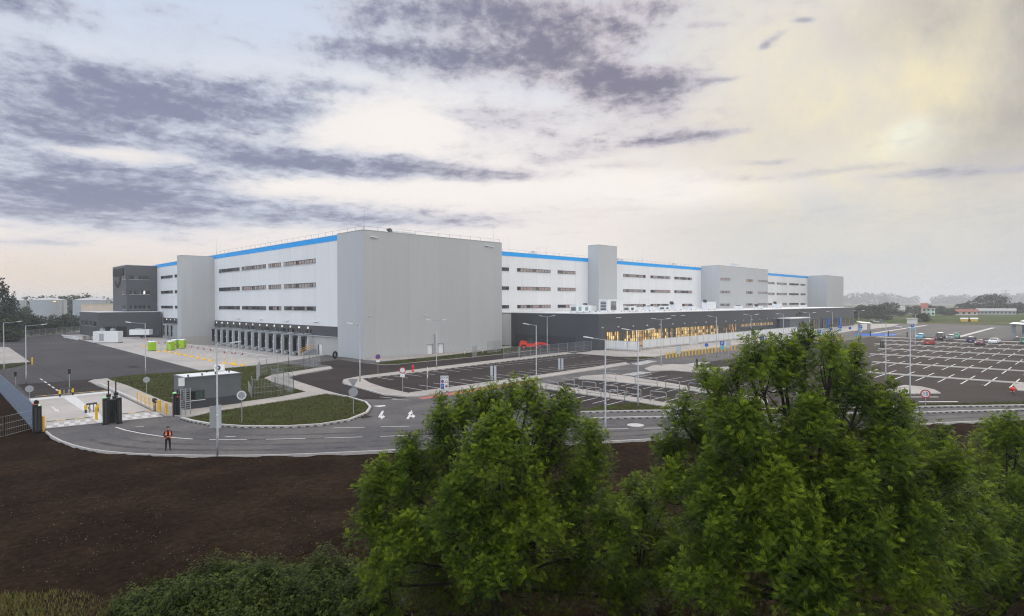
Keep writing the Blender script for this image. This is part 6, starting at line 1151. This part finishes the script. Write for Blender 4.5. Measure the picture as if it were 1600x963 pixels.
near_tree('biggest fern leaved tree, in the right foreground before the office', 1260, 17, [(1182, 560, 28), (1215, 556, 26), (1258, 552, 34), (1300, 560, 32), (1340, 566, 22), (1150, 590, 22), (1175, 585, 32), (1230, 600, 62), (1310, 605, 58), (1340, 628, 40), (1388, 642, 32), (1412, 660, 26), (1105, 600, 26), (1125, 640, 45), (1070, 660, 38), (1100, 700, 62), (1050, 710, 40), (1170, 700, 75), (1270, 690, 85), (1370, 690, 75), (1432, 710, 42), (1465, 750, 32), (1470, 700, 28), (1496, 735, 30), (1505, 785, 38), (1055, 770, 45), (1120, 790, 80), (1220, 790, 95), (1330, 790, 95), (1430, 780, 80), (1485, 800, 40), (1180, 800, 60), (1110, 880, 80), (1210, 890, 100), (1320, 890, 100), (1430, 890, 85), (1050, 900, 60), (1500, 900, 50), (1212, 800, 72, -2.0), (1225, 880, 90, -2.2), (1320, 770, 70, -1.6), (1340, 870, 85, -2.0), (1120, 830, 70, -1.7), (1420, 840, 75, -1.6), (1270, 690, 60, -1.4), (1150, 690, 55, -1.5), (1390, 730, 55, -1.4), (1280, 950, 90, -2.3), (1420, 940, 80, -1.8), (1110, 930, 80, -1.8)], 102, 15)
near_tree('loose dark tree at the lower right edge', 1575, 24, [(1550, 690, 34), (1590, 700, 40), (1530, 750, 40), (1580, 760, 55), (1625, 740, 50), (1545, 820, 50), (1600, 830, 60), (1560, 900, 60), (1620, 910, 60), (1530, 930, 40), (1508, 800, 44), (1512, 870, 52), (1498, 940, 50), (1650, 800, 60), (1575, 690, 40)], 103, 11)
near_tree('slender young tree between the two big foreground trees', 1000, 20.5, [(992, 762, 22), (1018, 770, 22), (1005, 800, 30), (985, 830, 28), (1025, 840, 30), (1000, 880, 36), (1030, 910, 36), (985, 930, 36), (968, 805, 28), (972, 870, 36), (1042, 770, 22), (1048, 840, 30)], 104, 12)
near_tree('dark young tree filling the lower right corner', 1570, 19.5, [(1535, 800, 38), (1590, 785, 42), (1528, 860, 50), (1590, 860, 56), (1560, 920, 58), (1625, 920, 60), (1520, 930, 46), (1650, 850, 50)], 105, 12)
def near_bush(label, x, depth, wpx, ztop, seed, n):
    r = np.random.default_rng(seed); root = CF(x, depth, -.15); t = thing('leafy_bush', label, 'bush', root, 0, 'bushes along the lower edge'); w = wpx/2*depth/FPX; bt = MB(); P, D = [], []
    for i in range(9):
        a = 6.28*i/9+r.uniform(0, .5); q = Vector((math.cos(a)*w*.6*r.uniform(.4, 1.2), math.sin(a)*w*.5, ztop*r.uniform(.6, .95))); bt.tube([(0, 0, -.05), (q.x*.4, q.y*.4, q.z*.55), q], [.035, .025, .01], 'bark', 6)
    bt.build('stems', t); d = r.normal(size=(n, 3)); d[:, 2] = np.abs(d[:, 2]); d /= np.linalg.norm(d, axis=1)[:, None]; f = r.uniform(.35, 1.05, n)**.6; lump = 1+.22*np.sin(d[:, 0]*5+seed)*np.cos(d[:, 1]*4+seed*2); p = d*np.array([w, w*.75, ztop])*(f*lump)[:, None]
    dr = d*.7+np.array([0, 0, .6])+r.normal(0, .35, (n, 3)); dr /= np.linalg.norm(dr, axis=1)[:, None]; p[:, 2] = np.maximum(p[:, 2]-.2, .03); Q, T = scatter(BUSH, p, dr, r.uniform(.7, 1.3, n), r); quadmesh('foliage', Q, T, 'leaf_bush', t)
for a in (('low bush at the left end of the lower edge thicket', 255, 21.6, 140, .7, 1, 420), ('rounded bush in the lower edge thicket, below the tall lamp', 345, 21.9, 150, 1.3, 2, 800), ('tall bush in the middle of the lower edge thicket', 425, 21.6, 150, 1.4, 3, 850), ('tall bush next to the centre foreground tree', 505, 21.8, 150, 1.5, 4, 850), ('dark bush at the foot of the centre foreground tree', 560, 20.8, 130, 1.4, 5, 650), ('front bush at the bottom edge below the thicket', 390, 20.3, 260, .5, 6, 800)): near_bush(*a)
# added trees behind the camera, never in view, put there to shade the foreground
def belt():
    r = np.random.default_rng(9); P = []
    for a in np.linspace(-48, 48, 26):
        for q in range(2):
            d = -6-4*q-.004*a*a*(-1)+r.uniform(-1.5, 1); h = r.uniform(13, 17); w = r.uniform(2.6, 3.6); c = FW*d+RT*(a+r.uniform(-1, 1)); n = 650; k = r.normal(size=(n, 3)); k /= np.linalg.norm(k, axis=1)[:, None]
            P.append(np.array([c.x, c.y, h*.5])+k*np.array([w, w, h*.52])*r.uniform(.3, 1, n)[:, None]**.4)
    P = np.concatenate(P); n = len(P); nr = r.normal(size=(n, 3)); u = np.cross(nr, r.normal(size=(n, 3))); u /= np.linalg.norm(u, axis=1)[:, None]; v = np.cross(nr, u); v /= np.linalg.norm(v, axis=1)[:, None]; s = r.uniform(.3, .6, n)[:, None]
    o = quadmesh('shade_belt', np.stack([P-u*s, P-v*s*.7, P+u*s, P+v*s*.7], 1).reshape(-1, 3), r.uniform(0, 1, n).repeat(4)**2, 'leaf_far', None); o['kind'] = 'stuff'; tag(o, 'added unseen belt of trees behind the camera that shades the foreground', 'trees')
belt()
# ------------------------------------------------------------------ the guard on the road
def person():
    base = G(262.5, 704); t = thing('person', 'person in an orange safety vest and dark clothes standing on the road', 'person', base, math.atan2(-base.y, -base.x)+PI/2+.1)
    V, E_, R_ = [], [], []
    def vtx(p, r): V.append(p); R_.append(r); return len(V)-1
    def chain(a, pts):
        for p, r in pts: i = vtx(p, r); E_.append((a, i)); a = i
        return a
    pel = vtx((0, 0, .95), (.165, .115)); spine = chain(pel, [((0, -.005, 1.1), (.15, .105)), ((0, -.01, 1.25), (.165, .115)), ((0, 0, 1.38), (.175, .11)), ((0, .01, 1.47), (.09, .075)), ((0, 0, 1.53), (.058, .06)), ((0, -.015, 1.6), (.07, .085)), ((0, -.015, 1.68), (.078, .095)), ((0, -.01, 1.75), (.06, .075))])
    chest = 3
    for s in (-1, 1):
        chain(pel, [((s*.1, 0, .86), (.092, .095)), ((s*.125, -.01, .5), (.068, .07)), ((s*.14, .02, .12), (.048, .052)), ((s*.145, 0, .05), (.05, .055)), ((s*.16, -.15, .04), (.045, .035))])
        sh = chain(chest, [((s*.19, .01, 1.41), (.068, .068)), ((s*.27, .04, 1.13), (.05, .05)), ((s*.15, -.17, 1.05), (.038, .038)), ((s*.075, -.24, 1.07), (.034, .022))])
        for j in range(4): chain(sh, [((s*.04-s*.005*j, -.255-.004*j, 1.10-.022*j), (.0105, .0105)), ((s*.005, -.275, 1.098-.022*j), (.0095, .0095)), ((-s*.018, -.262, 1.092-.022*j), (.0085, .0085))])
        chain(sh, [((s*.07, -.265, 1.11), (.011, .011)), ((s*.04, -.285, 1.125), (.0095, .0095))])
    me = bpy.data.meshes.new('body'); me.from_pydata(V, E_, []); me.skin_vertices.new() if hasattr(me.skin_vertices, 'new') else None
    o = bpy.data.objects.new('body', me); COL.objects.link(o); m = o.modifiers.new('s', 'SKIN'); m.use_smooth_shade = True
    for i, r in enumerate(R_): me.skin_vertices[0].data[i].radius = r
    me.skin_vertices[0].data[0].use_root = True; sb = o.modifiers.new('u', 'SUBSURF'); sb.levels = 2; sb.render_levels = 2
    bm = bpy.data.meshes.new_from_object(o.evaluated_get(bpy.context.evaluated_depsgraph_get())); bpy.data.objects.remove(o); bm.name = 'body'; bm.materials.clear()
    for q in ('cloth_black', 'skin', 'tyre'): bm.materials.append(MATS[q])
    for pl in bm.polygons: c = pl.center; pl.material_index = 1 if c.z > 1.52 or (c.y < -.2 and c.z > .95) else (2 if c.z < .1 else 0)
    co = np.zeros(len(bm.vertices)*3); bm.vertices.foreach_get('co', co); ob = bpy.data.objects.new('body', bm); COL.objects.link(ob); ob.parent = t
    # vest: shell over the torso, open at the front
    b = MB(); prof = [(.93, .20, .15), (1.05, .195, .15), (1.2, .2, .155), (1.34, .205, .15), (1.44, .165, .12)]; n = 22; vs = []
    for z, rx, ry in prof:
        for j in range(n): a = -PI/2+.32+(2*PI-.64)*j/(n-1); vs.append((rx*math.cos(a), ry*math.sin(a)-.005, z))
    fs = [(i*n+j, i*n+j+1, (i+1)*n+j+1, (i+1)*n+j) for i in range(4) for j in range(n-1)]; b.add(vs, fs, 'vest_orange')
    for z in (1.02, 1.22):
        vs = []
        for dz in (0, .055):
            for j in range(n): a = -PI/2+.34+(2*PI-.68)*j/(n-1); vs.append((.208*math.cos(a), .161*math.sin(a)-.005, z+dz))
        b.add(vs, [(j, j+1, n+j+1, n+j) for j in range(n-1)], 'reflective')
    b.build('safety_vest', t, smooth=True)
    b = MB(); b.lathe([(.088, 0), (.098, .05), (.092, .1), (.06, .145), (.015, .16)], 'hair_dark', (0, .012, 1.66), 16); b.build('hair', t, smooth=True)
    b = MB()
    for s in (-1, 1): b.lathe([(.002, -.01), (.012, 0), (.002, .01)], 'black_paint', (s*.032, -.108, 1.665), 8)
    b.bar((-.026, -.104, 1.59), (.026, -.104, 1.59), .008, .008, 'red_dark'); b.add([(-.014, -.1, 1.62), (.014, -.1, 1.62), (0, -.128, 1.622), (0, -.105, 1.66)], [(0, 2, 3), (2, 1, 3), (1, 0, 3), (0, 1, 2)], 'skin'); b.build('face', t)
    return t
person()
r_ = thing('handheld_radio', 'small black radio held by the person in the orange vest', 'radio', Vector(G(262.5, 704))+Vector((-.18, -.2, 1.05)), rad(-45)); b = MB(); b.box(-.035, .035, -.02, .02, 0, .13, 'black_paint'); b.build('case', r_); b = MB(); b.tube([(.02, 0, .13), (.02, 0, .24)], .008, 'black_paint', 6); b.build('antenna', r_)
# ------------------------------------------------------------------ evening air
m = bpy.data.materials.new('air'); m.use_nodes = True; m.node_tree.nodes.remove(m.node_tree.nodes['Principled BSDF']); v = m.node_tree.nodes.new('ShaderNodeVolumePrincipled'); v.inputs['Density'].default_value = HAZE = .00036; v.inputs['Color'].default_value = (.93, .95, 1, 1); v.inputs['Anisotropy'].default_value = .2
m.node_tree.links.new(v.outputs[0], m.node_tree.nodes['Material Output'].inputs['Volume']); MATS['air'] = m
b = MB(); b.box(-3100, 6100, -3100, 6100, -2.4, 46, 'air'); o = b.build('haze'); o['kind'] = 'stuff'; tag(o, 'thin pale evening haze over the site', 'haze')
